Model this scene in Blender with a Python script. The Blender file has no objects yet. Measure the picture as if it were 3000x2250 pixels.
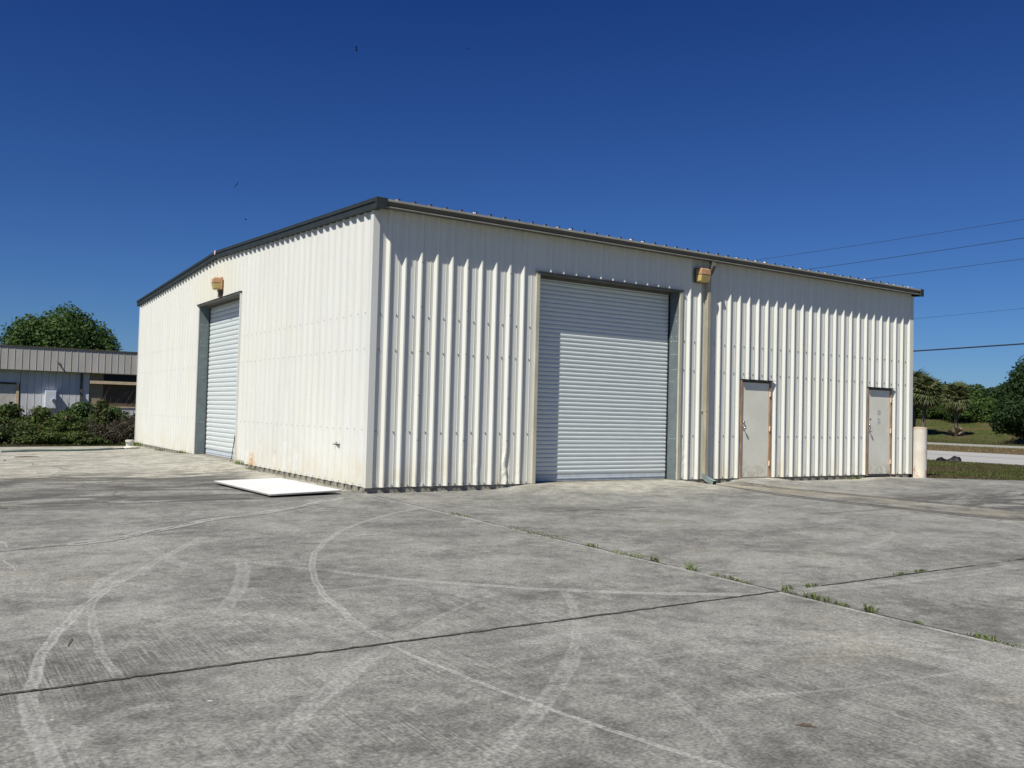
import bpy, math, random
import numpy as np
from mathutils import Vector, Matrix

random.seed(7)
S = bpy.context.scene
COL = S.collection
FT = .3048

# ------------------------------------------------------------------ camera
cam_d = bpy.data.cameras.new('camera')
cam = bpy.data.objects.new('camera', cam_d); COL.objects.link(cam)
R = Matrix(((0.83127, -0.040025, -0.554426), (-0.555264, -0.013264, -0.831568), (0.025929, 0.999111, -0.033251)))
cam.matrix_world = Matrix.Translation((-6.3049, -13.7071, 1.2827)) @ R.to_4x4()
cam_d.sensor_fit = 'HORIZONTAL'; cam_d.sensor_width = 36; cam_d.lens = 31.57
cam_d.clip_start = .05; cam_d.clip_end = 6000
S.camera = cam

# ------------------------------------------------------------------ light
SUN = Vector((2.27, 1.0, -3.07)).normalized()          # direction the light travels
sd = bpy.data.lights.new('sun', 'SUN'); sun = bpy.data.objects.new('sun', sd); COL.objects.link(sun)
sd.energy = 4.5; sd.angle = math.radians(.5); sd.color = (1, .965, .89)
sun.rotation_euler = SUN.to_track_quat('-Z', 'Y').to_euler()
w = bpy.data.worlds.new('World'); S.world = w; w.use_nodes = True
nt = w.node_tree; bg = nt.nodes['Background']
sky = nt.nodes.new('ShaderNodeTexSky'); sky.sky_type = 'NISHITA'; sky.sun_disc = False
sky.sun_elevation = math.asin(-SUN.z)
sky.sun_rotation = math.atan2(-SUN.x, -SUN.y)
sky.altitude = 0; sky.air_density = 1.0; sky.dust_density = 0.0; sky.ozone_density = 10.0
# deep clear-air blue: a per-channel response on the physical sky radiance
bg.inputs[1].default_value = .05
EXPO = .35; KS = .05 * 2 ** EXPO
sp_ = nt.nodes.new('ShaderNodeSeparateColor'); cb_ = nt.nodes.new('ShaderNodeCombineColor'); nt.links.new(sky.outputs[0], sp_.inputs[0])
for i_, (a_, b_) in enumerate(((.66, -.0194), (.90, -.045), (1.20, -.070))):
    prev = sp_.outputs[i_]
    for op_, v_ in (('MULTIPLY', KS * a_), ('ADD', b_), ('MAXIMUM', .002), ('MULTIPLY', 1 / KS)):
        mn_ = nt.nodes.new('ShaderNodeMath'); mn_.operation = op_; nt.links.new(prev, mn_.inputs[0]); mn_.inputs[1].default_value = v_; prev = mn_.outputs[0]
    nt.links.new(prev, cb_.inputs[i_])
nt.links.new(cb_.outputs[0], bg.inputs[0])
S.view_settings.view_transform = 'Standard'; S.view_settings.look = 'None'
S.view_settings.exposure = EXPO; S.view_settings.gamma = 1; S.view_settings.use_curve_mapping = False

# ------------------------------------------------------------------ node helpers
class N:
    def __init__(s, name, rough=.6, spec=.3, metal=0):
        s.m = bpy.data.materials.new(name); s.m.use_nodes = True
        s.t = s.m.node_tree; s.b = s.t.nodes['Principled BSDF']
        s.b.inputs['Roughness'].default_value = rough
        s.b.inputs['Specular IOR Level'].default_value = spec
        s.b.inputs['Metallic'].default_value = metal
        s.g = s.t.nodes.new('ShaderNodeNewGeometry').outputs['Position']
    def n(s, typ, **k):
        x = s.t.nodes.new(typ)
        for a, v in k.items(): setattr(x, a, v)
        return x
    def link(s, a, b): s.t.links.new(a, b)
    def val(s, sock, v):
        if isinstance(v, bpy.types.NodeSocket): s.link(v, sock)
        else: sock.default_value = v
    def math(s, op, a, b=0., c=None, clamp=False):
        x = s.n('ShaderNodeMath', operation=op, use_clamp=clamp)
        s.val(x.inputs[0], a); s.val(x.inputs[1], b)
        if c is not None: s.val(x.inputs[2], c)
        return x.outputs[0]
    def vscale(s, v, sc):
        x = s.n('ShaderNodeVectorMath', operation='MULTIPLY'); s.val(x.inputs[0], v); x.inputs[1].default_value = sc
        return x.outputs[0]
    def noise(s, scale, detail=4, rough=.55, vec=None, stretch=None, dist=0):
        v = vec if vec is not None else s.g
        if stretch: v = s.vscale(v, stretch)
        x = s.n('ShaderNodeTexNoise'); s.link(v, x.inputs['Vector'])
        x.inputs['Scale'].default_value = scale; x.inputs['Detail'].default_value = detail
        x.inputs['Roughness'].default_value = rough; x.inputs['Distortion'].default_value = dist
        return x.outputs['Fac']
    def ss(s, v, a, b, lo=0., hi=1.):
        x = s.n('ShaderNodeMapRange', interpolation_type='SMOOTHSTEP')
        s.val(x.inputs[0], v); x.inputs[1].default_value = a; x.inputs[2].default_value = b
        x.inputs[3].default_value = lo; x.inputs[4].default_value = hi
        return x.outputs[0]
    def mix(s, f, a, b, blend='MIX'):
        x = s.n('ShaderNodeMix', data_type='RGBA', blend_type=blend)
        s.val(x.inputs[0], f)
        for i, v in ((6, a), (7, b)):
            if isinstance(v, bpy.types.NodeSocket): s.link(v, x.inputs[i])
            else: x.inputs[i].default_value = (*v, 1) if len(v) == 3 else v
        return x.outputs[2]
    def xyz(s):
        x = s.n('ShaderNodeSeparateXYZ'); s.link(s.g, x.inputs[0]); return x.outputs
    def color(s, c):
        if isinstance(c, bpy.types.NodeSocket): s.link(c, s.b.inputs['Base Color'])
        else: s.b.inputs['Base Color'].default_value = (*c, 1)
    def bump(s, h, strength=.3, dist=.01):
        x = s.n('ShaderNodeBump'); s.link(h, x.inputs['Height'])
        x.inputs['Strength'].default_value = strength; x.inputs['Distance'].default_value = dist
        s.link(x.outputs[0], s.b.inputs['Normal'])

def simple(name, col, rough=.6, spec=.3, var=.12, scale=6, metal=0, bump=0, stretch=None):
    k = N(name, rough, spec, metal)
    f = k.noise(scale, 5, .6, stretch=stretch)
    a = tuple(c * (1 - var) for c in col); b = tuple(min(1, c * (1 + var)) for c in col)
    k.color(k.mix(k.ss(f, .3, .7), a, b))
    if bump: k.bump(f, bump, .005)
    return k.m

M = {}
# painted wall sheet: off-white enamel, faint vertical streaks, grime near the base
def wall_paint(name, col, rust=False):
    k = N(name, .42, .35); X = k.xyz()
    st = k.noise(1, 5, .6, stretch=(9, 9, .5))
    big = k.noise(.55, 3, .5)
    c = k.mix(k.ss(st, .35, .75), col, tuple(a * b for a, b in zip(col, (.93, .92, .89))))
    c = k.mix(k.math('MULTIPLY', k.ss(big, .45, .7), .3), c, tuple(a * b for a, b in zip(col, (1.0, .97, .88))))
    sp = k.noise(14, 4, .7)
    low = k.ss(X[2], .75, -.05)
    dirt = k.math('MULTIPLY', k.math('MULTIPLY', low, .75), k.ss(k.noise(2.2, 6, .7, stretch=(1, 1, .6)), .38, .68))
    c = k.mix(dirt, c, (.60, .54, .40))
    spots = k.math('MULTIPLY', k.ss(sp, .70, .78), k.ss(X[2], 1.0, .0))
    c = k.mix(k.math('MULTIPLY', spots, .6), c, (.33, .27, .19))
    if rust:
        # a rusty patch by the base of the sheet next to the side roll door, and weathering under the lamp
        def blob(px, pz, rx, rz, axis):
            a = k.math('DIVIDE', k.math('SUBTRACT', X[axis], px), rx); b = k.math('DIVIDE', k.math('SUBTRACT', X[2], pz), rz)
            return k.ss(k.math('ADD', k.math('MULTIPLY', a, a), k.math('MULTIPLY', b, b)), 1, .05)
        r = k.math('MULTIPLY', blob(6.02, .06, .30, .28, 1), k.ss(k.noise(9, 4, .7), .36, .6))
        c = k.mix(k.math('MULTIPLY', r, .85), c, (.56, .27, .07))
        r2 = k.math('MULTIPLY', blob(9.6, 4.3, 2.6, .9, 1), .5)
        c = k.mix(r2, c, tuple(a * b for a, b in zip(col, (1.0, .95, .80))))
        r3 = k.math('MULTIPLY', blob(.35, .15, 1.6, .45, 1), .25)
        c = k.mix(r3, c, tuple(a * b for a, b in zip(col, (1.0, .94, .74))))
    k.color(c)
    k.bump(k.noise(3.5, 3, .5, stretch=(1, 1, .4)), .10, .02)
    return k.m
M['wall'] = wall_paint('off_white_wall_paint', (.655, .657, .612), True)  # gable copy of the paint: base darkened to offset the strong sun there
M['wall2'] = wall_paint('off_white_wall_paint_shade_lifted', (.725, .725, .655))  # same paint, lightened: weak sun on the front made up in the colour
M['foam'] = simple('white_closure', (.85, .84, .80), .7)
M['slat'] = simple('pale_grey_slat_enamel', (.62, .665, .645), .36, .5, .035, 3, stretch=(1, 1, 6))
M['bar'] = simple('bottom_bar_grey', (.50, .54, .57), .45, .4, .08)
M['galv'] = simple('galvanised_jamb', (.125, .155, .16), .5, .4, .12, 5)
M['darkgap'] = simple('dark_guide', (.02, .02, .022), .7, .2)
M['trim'] = simple('khaki_trim', (.46, .43, .33), .5, .3, .12, 4, stretch=(1, 1, .4))
M['rake'] = simple('charcoal_green_trim', (.030, .037, .038), .6, .2, .12, 4)
M['gutter'] = simple('grey_brown_gutter', (.115, .112, .09), .6, .25, .12, 3, stretch=(.5, 2, 2))
M['gutterlip'] = simple('pale_gutter_lip', (.30, .29, .25), .6, .25, .12, 3)
M['roof'] = simple('galvalume_roof', (.50, .51, .52), .45, .5, .06, 2)
M['flash'] = simple('head_flashing_metal', (.13, .13, .118), .6, .3, .15, 5)
M['khaki'] = simple('khaki_downspout', (.36, .325, .235), .55, .3, .16, 4, stretch=(1, 1, .4))
M['elbow'] = simple('weathered_green_grey_metal', (.20, .25, .235), .45, .4, .2, 12)
M['found'] = simple('foundation_concrete', (.25, .235, .19), .9, .1, .35, 7, bump=.5)
M['brown'] = simple('peeling_brown_frame', (.37, .235, .14), .65, .2, .28, 9, stretch=(1, 1, .3))
M['hinge'] = simple('hinge_bare_primer', (.85, .56, .36), .5, .3, .15, 30)
M['steel'] = simple('door_hardware_steel', (.55, .55, .53), .22, .5, .05, metal=.9)
M['cap'] = simple('dark_head_cap', (.045, .043, .045), .6, .3)
M['black'] = simple('black_rubber', (.012, .012, .014), .5, .3)
M['rustlamp'] = simple('rust_orange_housing', (.46, .26, .14), .6, .25, .18, 14)
M['lens'] = simple('yellowed_lens', (.50, .38, .14), .3, .5, .2, 8)
M['conduit'] = simple('brown_conduit', (.10, .085, .07), .6, .3)
M['screw'] = simple('grey_screw', (.20, .20, .19), .5, .4)
M['white'] = simple('white_board_paint', (.70, .70, .68), .6, .25, .10, 2.2)
k = N('white_board_face', .6, .25)
c = k.mix(k.ss(k.noise(1.3, 5, .65), .35, .7), (.60, .60, .58), (.68, .68, .66))
c = k.mix(k.math('MULTIPLY', k.ss(k.noise(1, 6, .75, stretch=(2.5, 14, 1)), .60, .70), .5), c, (.42, .41, .38))
k.color(c); M['boardface'] = k.m
M['chip'] = simple('grubby_white_chip', (.50, .50, .48), .8)
M['boardedge'] = simple('board_edge', (.30, .29, .27), .8)
M['bird'] = simple('dark_plumage', (.015, .014, .016), .8)
M['wire'] = simple('black_wire', (.02, .025, .04), .6)
M['sticker'] = simple('white_sticker', (.82, .78, .77), .5)
M['redmark'] = simple('red_sticker_print', (.60, .12, .10), .5)
M['bark'] = simple('brown_bark', (.09, .075, .06), .9, .1, .35, 12, bump=.6)
M['palmbark'] = simple('palm_bark', (.13, .11, .085), .9, .1, .35, 14, bump=.6)
M['twig'] = simple('dry_twig', (.11, .065, .04), .8, .1, .3, 60)
M['bucket'] = simple('chalky_white_plastic', (.72, .70, .62), .6, .3, .12, 8)
M['hose'] = simple('dark_green_hose', (.07, .11, .10), .7)
M['seal'] = simple('joint_filler', (.075, .071, .062), .95, .1, .45, 30)

# door leaf: warm grey paint with smudges
k = N('grey_door_paint', .55, .3)
c = k.mix(k.ss(k.noise(1.6, 4, .55), .35, .7), (.71, .69, .575), (.79, .77, .65))
c = k.mix(k.math('MULTIPLY', k.ss(k.noise(5, 6, .65), .60, .76), .35), c, (.50, .50, .49))
X = k.xyz()
c = k.mix(k.math('MULTIPLY', k.ss(X[2], .5, .02), k.ss(k.noise(7, 6, .72), .38, .62)), c, (.50, .46, .37))
k.color(c); M['door'] = k.m

# bollard: cream paint, rust stains
k = N('cream_bollard_paint', .6, .25); X = k.xyz()
c = k.mix(k.ss(k.noise(4, 4, .6), .35, .7), (.70, .655, .555), (.63, .57, .46))
low = k.ss(X[2], .75, -.05)
r = k.math('MULTIPLY', k.ss(k.math('ADD', k.noise(5.5, 6, .7, stretch=(1, 1, .55)), k.math('MULTIPLY', low, .08)), .63, .70), low)
c = k.mix(r, c, (.46, .17, .06))
c = k.mix(k.math('MULTIPLY', k.ss(k.noise(13, 4, .7), .68, .74), .7), c, (.45, .28, .17))
c = k.mix(k.ss(X[2], 1.155, 1.185), c, (.46, .36, .26))
k.color(c); k.bump(k.noise(20, 4), .25, .004); M['bollard'] = k.m

# ------------------------------------------------------------------ ground materials
MARKS_LIGHT = [
 (4.000,-8.631,7.727, 0.050,0.80, -1.878,-5.296, -0.494,-0.870, 3.74),
 (8.755,-7.670,12.540, 0.030,1.00, -3.544,-9.798, 0.171,-0.985, 1.35),
 (2.065,-9.735,7.911, 0.060,0.80, -5.214,-7.097, 0.341,0.940, 1.62),
 (8.765,-9.256,14.546, 0.080,0.70, -5.771,-9.124, -0.009,-1.000, 0.60),
 (4.854,-8.401,10.181, 0.050,0.60, -5.214,-7.407, -0.098,-0.995, 1.14),
 (-8.246,-4.278,7.356, 0.060,0.5, -2.620,-8.803, -0.627,-0.779, 1.41),
 (-9.829,-2.428,9.791, 0.095,0.5, -3.486,-9.822, -0.759,-0.651, 0.98),
 (2.219,-2.641,6.401, 0.080,0.95, -1.702,-7.328, 0.767,-0.642, 1.90),
 (-12.762,-3.036,9.353, 0.100,0.50, -4.029,-6.200, -0.341,-0.940, 1.10),
 (-2.393,-38.031,31.143, 0.030,0.60, -3.602,-6.927, 0.999,0.039, 0.97),
 (2.229,-15.479,9.143, 0.030,0.60, -2.921,-7.962, 0.825,0.565, 0.76),
 (2.221,-15.302,8.996, 0.100,0.50, -4.403,-9.286, -0.672,-0.740, 0.92),
 (2.949,10.763,19.531, 0.160,0.55, 1.754,-8.644, 0.998,-0.061, 1.84),
 (-0.496,-4.102,6.580, 0.022,0.60, -1.415,-10.509, 0.990,-0.142, 1.19),
 (1.629,-2.999,7.670, 0.022,0.50, -0.989,-10.161, 0.939,-0.343, 0.82),
 (2.430,-3.470,3.773, 0.040,0.60, 3.863,-6.829, -0.920,-0.392, 0.95),
 (1.832,-4.350,6.122, 0.120,0.45, -4.237,-4.808, 0.075,-0.997, 0.67),
 (-5.838,-8.263,3.465, 0.300,0.30, -2.738,-8.340, -0.025,-1.000, 1.55),
 (-2.644,-10.700,1.835, 0.300,0.32, -1.284,-10.038, 0.438,-0.899, 1.04),
 (17.147,-16.834,24.545, 0.070,0.60, -4.135,-4.652, 0.497,0.868, 1.06),
 (-2.875,-6.676,2.269, 0.060,0.45, -4.826,-5.811, -0.406,-0.914, 0.77),
 (-5.176,-7.236,0.609, 0.050,0.35, -5.475,-6.906, 0.741,0.671, 0.42),
 (-4.284,-7.655,0.876, 0.050,0.40, -4.285,-7.007, 1.000,0.001, 0.59),
 (-10.902,-11.160,9.243, 0.050,0.50, -3.610,-5.528, 0.611,-0.791, 0.73),
 (-4.558,-7.836,0.523, 0.080,0.40, -4.526,-7.742, 0.945,-0.327, 0.51),
 (-6.348,-9.010,3.681, 0.050,0.35, -3.001,-10.360, -0.374,-0.927, 0.72),
 (-2.108,-7.892,0.523, 0.050,0.50, -2.451,-8.085, 0.491,-0.871, 0.34),
 (-2.422,-11.497,1.925, 0.070,0.35, -2.423,-9.704, 1.000,0.000, 0.70),
 (-2.656,-10.418,1.259, 0.100,0.35, -1.816,-10.990, -0.563,-0.826, 0.74),
 (-97.197,-10.845,91.862, 0.014,1.00, -5.541,-4.717, 0.067,-0.998, 0.34),
 (-14.281,-3.664,8.808, 0.014,1.00, -5.483,-3.384, 0.032,-0.999, 0.31),
 (-1.200,-6.285,2.214, 0.040,0.40, -1.167,-4.378, 1.000,-0.017, 1.13),
 (-0.033,-4.961,3.669, 0.040,0.30, -2.224,-2.460, 0.752,0.659, 1.55),
 (-5.159,-9.599,0.562, 0.080,0.30, -5.464,-9.350, 0.632,0.775, 0.40),
 (1.104,-6.788,1.111, 0.050,0.30, 0.684,-7.358, 0.805,-0.593, 0.86),
]
MARKS_DARK = [
 (-314.316,-72.666,330.813, 0.130,0.90, 9.071,-3.020, 0.211,-0.978, 2.9),
 (19.095,-2.591,11.606, 0.150,0.90, 7.903,-3.568, 0.087,-0.996, 3.1),
 (6.127,29.529,34.249, 0.050,0.55, 6.235,-4.704, 1.000,0.003, 1.05),
 (2.852,20.284,23.416, 0.030,0.35, 2.215,-3.043, 1.000,-0.027, 1.95),
]
def mark_group():
    g = bpy.data.node_groups.new('scuff_mark', 'ShaderNodeTree'); I = g.interface
    for nm, ty in (('P', 'NodeSocketVector'), ('C', 'NodeSocketVector'), ('Mid', 'NodeSocketVector'), ('Dir', 'NodeSocketVector'), ('R', 'NodeSocketFloat'), ('W', 'NodeSocketFloat'), ('L', 'NodeSocketFloat'), ('S', 'NodeSocketFloat')):
        I.new_socket(nm, in_out='INPUT', socket_type=ty)
    I.new_socket('F', in_out='OUTPUT', socket_type='NodeSocketFloat')
    i = g.nodes.new('NodeGroupInput'); o = g.nodes.new('NodeGroupOutput'); L = g.links.new
    def vm(op, a, b):
        x = g.nodes.new('ShaderNodeVectorMath'); x.operation = op; L(a, x.inputs[0])
        if b is not None: L(b, x.inputs[1])
        return x
    def mt(op, a, b=None, v=None, clamp=False):
        x = g.nodes.new('ShaderNodeMath'); x.operation = op; x.use_clamp = clamp; L(a, x.inputs[0])
        if b is not None: L(b, x.inputs[1])
        elif v is not None: x.inputs[1].default_value = v
        return x.outputs[0]
    dist = vm('DISTANCE', i.outputs['P'], i.outputs['C']).outputs['Value']
    q = mt('ABSOLUTE', mt('SUBTRACT', dist, i.outputs['R']))
    q = mt('DIVIDE', q, i.outputs['W'])
    dbl = g.nodes.new('ShaderNodeMapRange'); L(q, dbl.inputs[0]); dbl.inputs[1].default_value = .15; dbl.inputs[2].default_value = .6; dbl.inputs[3].default_value = .55; dbl.inputs[4].default_value = 1
    r = g.nodes.new('ShaderNodeMapRange'); r.interpolation_type = 'SMOOTHSTEP'; L(q, r.inputs[0])
    r.inputs[1].default_value = 1.1; r.inputs[2].default_value = .75; r.inputs[3].default_value = 0; r.inputs[4].default_value = 1
    dd = vm('SUBTRACT', i.outputs['P'], i.outputs['Mid']).outputs[0]
    t = mt('ABSOLUTE', vm('DOT_PRODUCT', dd, i.outputs['Dir']).outputs['Value'])
    t = mt('DIVIDE', t, i.outputs['L'])
    e = g.nodes.new('ShaderNodeMapRange'); e.interpolation_type = 'SMOOTHSTEP'; L(t, e.inputs[0])
    e.inputs[1].default_value = 1.08; e.inputs[2].default_value = .85; e.inputs[3].default_value = 0; e.inputs[4].default_value = 1
    # which side of the circle: keep only the arc near Mid
    near = vm('DOT_PRODUCT', vm('SUBTRACT', i.outputs['P'], i.outputs['C']).outputs[0], vm('SUBTRACT', i.outputs['Mid'], i.outputs['C']).outputs[0]).outputs['Value']
    sgn = mt('GREATER_THAN', near, v=0.)
    f = mt('MULTIPLY', mt('MULTIPLY', mt('MULTIPLY', mt('MULTIPLY', r.outputs[0], dbl.outputs[0]), e.outputs[0]), sgn), i.outputs['S'])
    L(f, o.inputs['F'])
    return g
MG = mark_group()
def concrete(name, fine=True):
    k = N(name, .88, .18); X = k.xyz()
    flat = k.vscale(k.g, (1, 1, 0))
    warp = k.n('ShaderNodeTexNoise'); k.link(flat, warp.inputs['Vector']); warp.inputs['Scale'].default_value = 2.2; warp.inputs['Detail'].default_value = 3
    wv = k.n('ShaderNodeVectorMath', operation='MULTIPLY_ADD'); k.link(warp.outputs['Color'], wv.inputs[0]); wv.inputs[1].default_value = (.07, .07, 0); k.link(flat, wv.inputs[2])
    wv2 = k.n('ShaderNodeVectorMath', operation='ADD'); k.link(wv.outputs[0], wv2.inputs[0]); wv2.inputs[1].default_value = (-.035, -.035, 0)
    P = wv2.outputs[0]
    A = k.noise(.55, 7, .62, dist=.6)
    B = k.noise(1.5, 8, .68, stretch=(.8, 1.1, 1), dist=.4)
    Cc = k.noise(7, 6, .7)
    F = k.noise(55, 4, .75)
    mixv = k.math('ADD', k.math('MULTIPLY', A, .34), k.math('ADD', k.math('MULTIPLY', B, .34), k.math('MULTIPLY', Cc, .32)))
    c = k.mix(k.ss(mixv, .37, .62), (.118, .116, .104), (.285, .281, .250))
    # mottled weathering at hand size, scoured to bright and dark flecks
    def gain(f, a, b, lo, hi):
        x = k.n('ShaderNodeMapRange'); k.val(x.inputs[0], f); x.inputs[1].default_value = a; x.inputs[2].default_value = b; x.inputs[3].default_value = lo; x.inputs[4].default_value = hi
        return x.outputs[0]
    G3 = k.noise(48, 3, .6); G1 = k.noise(13, 6, .7); G2 = k.noise(3.2, 8, .74, dist=.5)
    gn = k.math('MULTIPLY', gain(G3, .32, .68, .64, 1.36), k.math('MULTIPLY', gain(G1, .32, .68, .90, 1.10), gain(G2, .32, .68, .86, 1.14)))
    # broom texture running away from the camera-side edge, patchy
    br = k.noise(1, 5, .75, stretch=(75, 1.5, 1))
    brf = k.math('MULTIPLY', k.ss(k.noise(.8, 5, .65), .44, .60), k.ss(X[0], .5, -3.0))
    brf = k.math('MULTIPLY', brf, k.ss(X[1], -5.5, -8.0))
    c = k.mix(k.math('MULTIPLY', k.ss(br, .52, .40), k.math('MULTIPLY', brf, .55)), c, (.075, .073, .064))
    c = k.mix(k.math('MULTIPLY', k.ss(br, .56, .66), k.math('MULTIPLY', brf, .6)), c, (.34, .335, .30))
    # warm pale cement by the walls and doors
    warm = k.math('MAXIMUM', k.math('MULTIPLY', k.ss(X[1], 1.5, 6.1), k.ss(X[0], 2, 1)), k.math('MULTIPLY', k.ss(X[1], -2.6, -.4), k.math('MULTIPLY', k.ss(X[0], 2.2, 4.2), k.ss(X[0], 9.9, 8.0))))
    warm = k.math('MAXIMUM', warm, k.math('MULTIPLY', k.ss(X[0], -1.6, -.35), k.math('MULTIPLY', k.ss(X[1], -.4, 1.0), k.ss(X[0], 1, .5))))
    warm = k.math('MAXIMUM', warm, k.math('MULTIPLY', k.ss(X[1], -.9, -.1), k.math('MULTIPLY', k.ss(X[0], 8, 9), .8)))
    wn = k.math('ADD', warm, k.math('MULTIPLY', k.math('SUBTRACT', k.noise(.8, 8, .72, stretch=(.7, 1.3, 1)), .5), 2.4))
    c = k.mix(k.math('MULTIPLY', k.math('MULTIPLY', k.ss(wn, .30, .95), k.ss(warm, .02, .3)), .92), c, k.mix(k.ss(G2, .38, .62), (.30, .285, .232), (.43, .412, .345)))
    # pale chalky film in drifts
    ch = k.math('MULTIPLY', k.ss(k.noise(.9, 7, .66, stretch=(.8, 1.3, 1), dist=1.2), .54, .70), .42)
    c = k.mix(ch, c, (.33, .325, .30))
    # ochre tint patches
    oc = k.math('MULTIPLY', k.ss(k.noise(.45, 4, .6, stretch=(1, 1.3, 1)), .58, .72), .35)
    c = k.mix(oc, c, (.27, .255, .185))
    # dark mildew patches left of the side door and in the swale
    def box(x0, x1, y0, y1, f=.8):
        return k.math('MULTIPLY', k.math('MULTIPLY', k.ss(X[0], x0 - f, x0 + f), k.ss(X[0], x1 + f, x1 - f)), k.math('MULTIPLY', k.ss(X[1], y0 - f, y0 + f), k.ss(X[1], y1 + f, y1 - f)))
    mil = k.math('MAXIMUM', box(-11, -.7, -.3, 5.9), box(7.9, 16, -8, -3.2, .6))
    mil = k.math('MULTIPLY', mil, k.ss(k.noise(1.1, 9, .75, stretch=(.5, 1.3, 1), dist=.8), .42, .56))
    c = k.mix(k.math('MULTIPLY', mil, .85), c, (.072, .068, .062))
    far = k.math('MULTIPLY', box(-9, 1, 7.5, 17.5, 1.5), k.ss(k.noise(.9, 8, .74, stretch=(.5, 1.3, 1)), .50, .60))
    c = k.mix(k.math('MULTIPLY', far, .6), c, (.17, .165, .15))
    # ochre run-off in the swale beside the drain line
    sw = k.math('MULTIPLY', box(7.9, 9.4, -9, -.5, .35), .6)
    c = k.mix(k.math('MULTIPLY', sw, k.ss(k.noise(1.3, 7, .7), .38, .62)), c, (.33, .305, .235))
    br2 = k.math('MULTIPLY', box(7.5, 8.6, -2.6, -.1, .5), k.ss(k.noise(2.3, 6, .7), .35, .6))
    c = k.mix(k.math('MULTIPLY', br2, .7), c, (.20, .165, .115))
    # tyre scuffs
    def marks(lst):
        tot = None
        for (cx, cy, r, wd, s_, mx, my, dx, dy, hl) in lst:
            g = k.n('ShaderNodeGroup'); g.node_tree = MG; k.link(P, g.inputs['P'])
            g.inputs['C'].default_value = (cx, cy, 0); g.inputs['Mid'].default_value = (mx, my, 0); g.inputs['Dir'].default_value = (dx, dy, 0)
            g.inputs['R'].default_value = r; g.inputs['W'].default_value = wd * (.62 if lst is MARKS_LIGHT else 1.5); g.inputs['L'].default_value = hl; g.inputs['S'].default_value = s_
            tot = g.outputs[0] if tot is None else k.math('MAXIMUM', tot, g.outputs[0])
        return tot
    mn = k.ss(k.noise(8, 6, .75), .34, .52, .55, 1)
    c = k.mix(k.math('MULTIPLY', k.math('MULTIPLY', marks(MARKS_LIGHT), mn), .72), c, (.39, .382, .35))
    # pale dust along the slab edges
    ed = k.math('MINIMUM', k.math('ABSOLUTE', k.math('ADD', X[0], .045)), k.math('ABSOLUTE', k.math('SUBTRACT', X[0], 7.60)))
    ed = k.math('MULTIPLY', k.math('MULTIPLY', k.ss(ed, .055, .01), k.ss(k.noise(3, 4, .6), .3, .6, .35, .9)), k.ss(X[1], .1, -.2))
    c = k.mix(ed, c, (.36, .35, .32))
    c = k.mix(k.math('MULTIPLY', marks(MARKS_DARK), k.ss(k.noise(5, 6, .7), .3, .55, .55, 1)), c, (.070, .067, .062))
    # grit and pits
    gc = k.n('ShaderNodeVectorMath', operation='SCALE'); k.link(c, gc.inputs[0]); k.link(gn, gc.inputs['Scale']); c = gc.outputs[0]
    c = k.mix(k.math('MULTIPLY', k.ss(F, .60, .76), .55), c, (.07, .068, .062))
    c = k.mix(k.math('MULTIPLY', k.ss(F, .40, .28), .40), c, (.38, .37, .34))
    pit = k.noise(130, 2, .6)
    c = k.mix(k.math('MULTIPLY', k.ss(pit, .64, .74), .5), c, (.06, .058, .054))
    wsp = k.n('ShaderNodeTexVoronoi'); k.link(flat, wsp.inputs['Vector']); wsp.inputs['Scale'].default_value = 1.1
    c = k.mix(k.ss(wsp.outputs['Distance'], .011, .006), c, (.45, .44, .41))
    k.color(c)
    h = k.math('ADD', k.math('MULTIPLY', F, .6), k.math('ADD', k.math('MULTIPLY', pit, .35), k.math('MULTIPLY', k.math('MULTIPLY', br, brf), .8)))
    k.bump(h, .40, .006)
    return k.m
M['conc'] = concrete('weathered_concrete')

def grass_mat(name, g1, g2, dry, dscale=.35, dry_at=(.45, .62)):
    k = N(name, .95, .08)
    c = k.mix(k.ss(k.noise(1.7, 6, .7), .35, .65), g1, g2)
    c = k.mix(k.ss(k.noise(dscale, 6, .72), *dry_at), c, dry)
    c = k.mix(k.math('MULTIPLY', k.ss(k.noise(9, 5, .75), .55, .7), .7), c, tuple(a * .45 for a in g1))
    k.color(c); k.bump(k.noise(7, 6, .75), .9, .08)
    return k.m
M['turf'] = grass_mat('patchy_turf', (.050, .068, .018), (.082, .105, .026), (.125, .092, .050), .45)
M['drygrass'] = grass_mat('dry_median_grass', (.110, .095, .042), (.150, .115, .062), (.170, .115, .062), .3)
M['dirt'] = simple('joint_dirt', (.06, .055, .045), .95, .05, .3, 25)
M['road'] = simple('pale_road_concrete', (.36, .355, .33), .85, .15, .07, 1.2, stretch=(2, .15, 1))
M['lane'] = simple('far_carriageway_concrete', (.29, .29, .245), .85, .15, .12, .8, stretch=(2, .3, 1))

def leaf_mat(name, a, b, dead=None, trans=.35, patch=None):
    k = N(name, .55, .25)
    gi = k.n('ShaderNodeNewGeometry').outputs['Random Per Island']
    c = k.mix(gi, a, b)
    c = k.mix(k.ss(k.noise(.9, 3, .6), .42, .66), c, tuple(min(1, x * 1.35) for x in b))
    if dead: c = k.mix(k.math('GREATER_THAN', k.math('FRACT', k.math('MULTIPLY', gi, 17.3)), .88), c, dead)
    if patch: c = k.mix(k.ss(k.noise(.45, 6, .72), .45, .60), c, patch)
    k.color(c)
    tr = k.n('ShaderNodeBsdfTranslucent'); k.link(c, tr.inputs[0])
    mx = k.n('ShaderNodeMixShader'); mx.inputs[0].default_value = trans
    k.link(k.b.outputs[0], mx.inputs[1]); k.link(tr.outputs[0], mx.inputs[2])
    k.link(mx.outputs[0], k.t.nodes['Material Output'].inputs[0])
    return k.m
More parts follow.
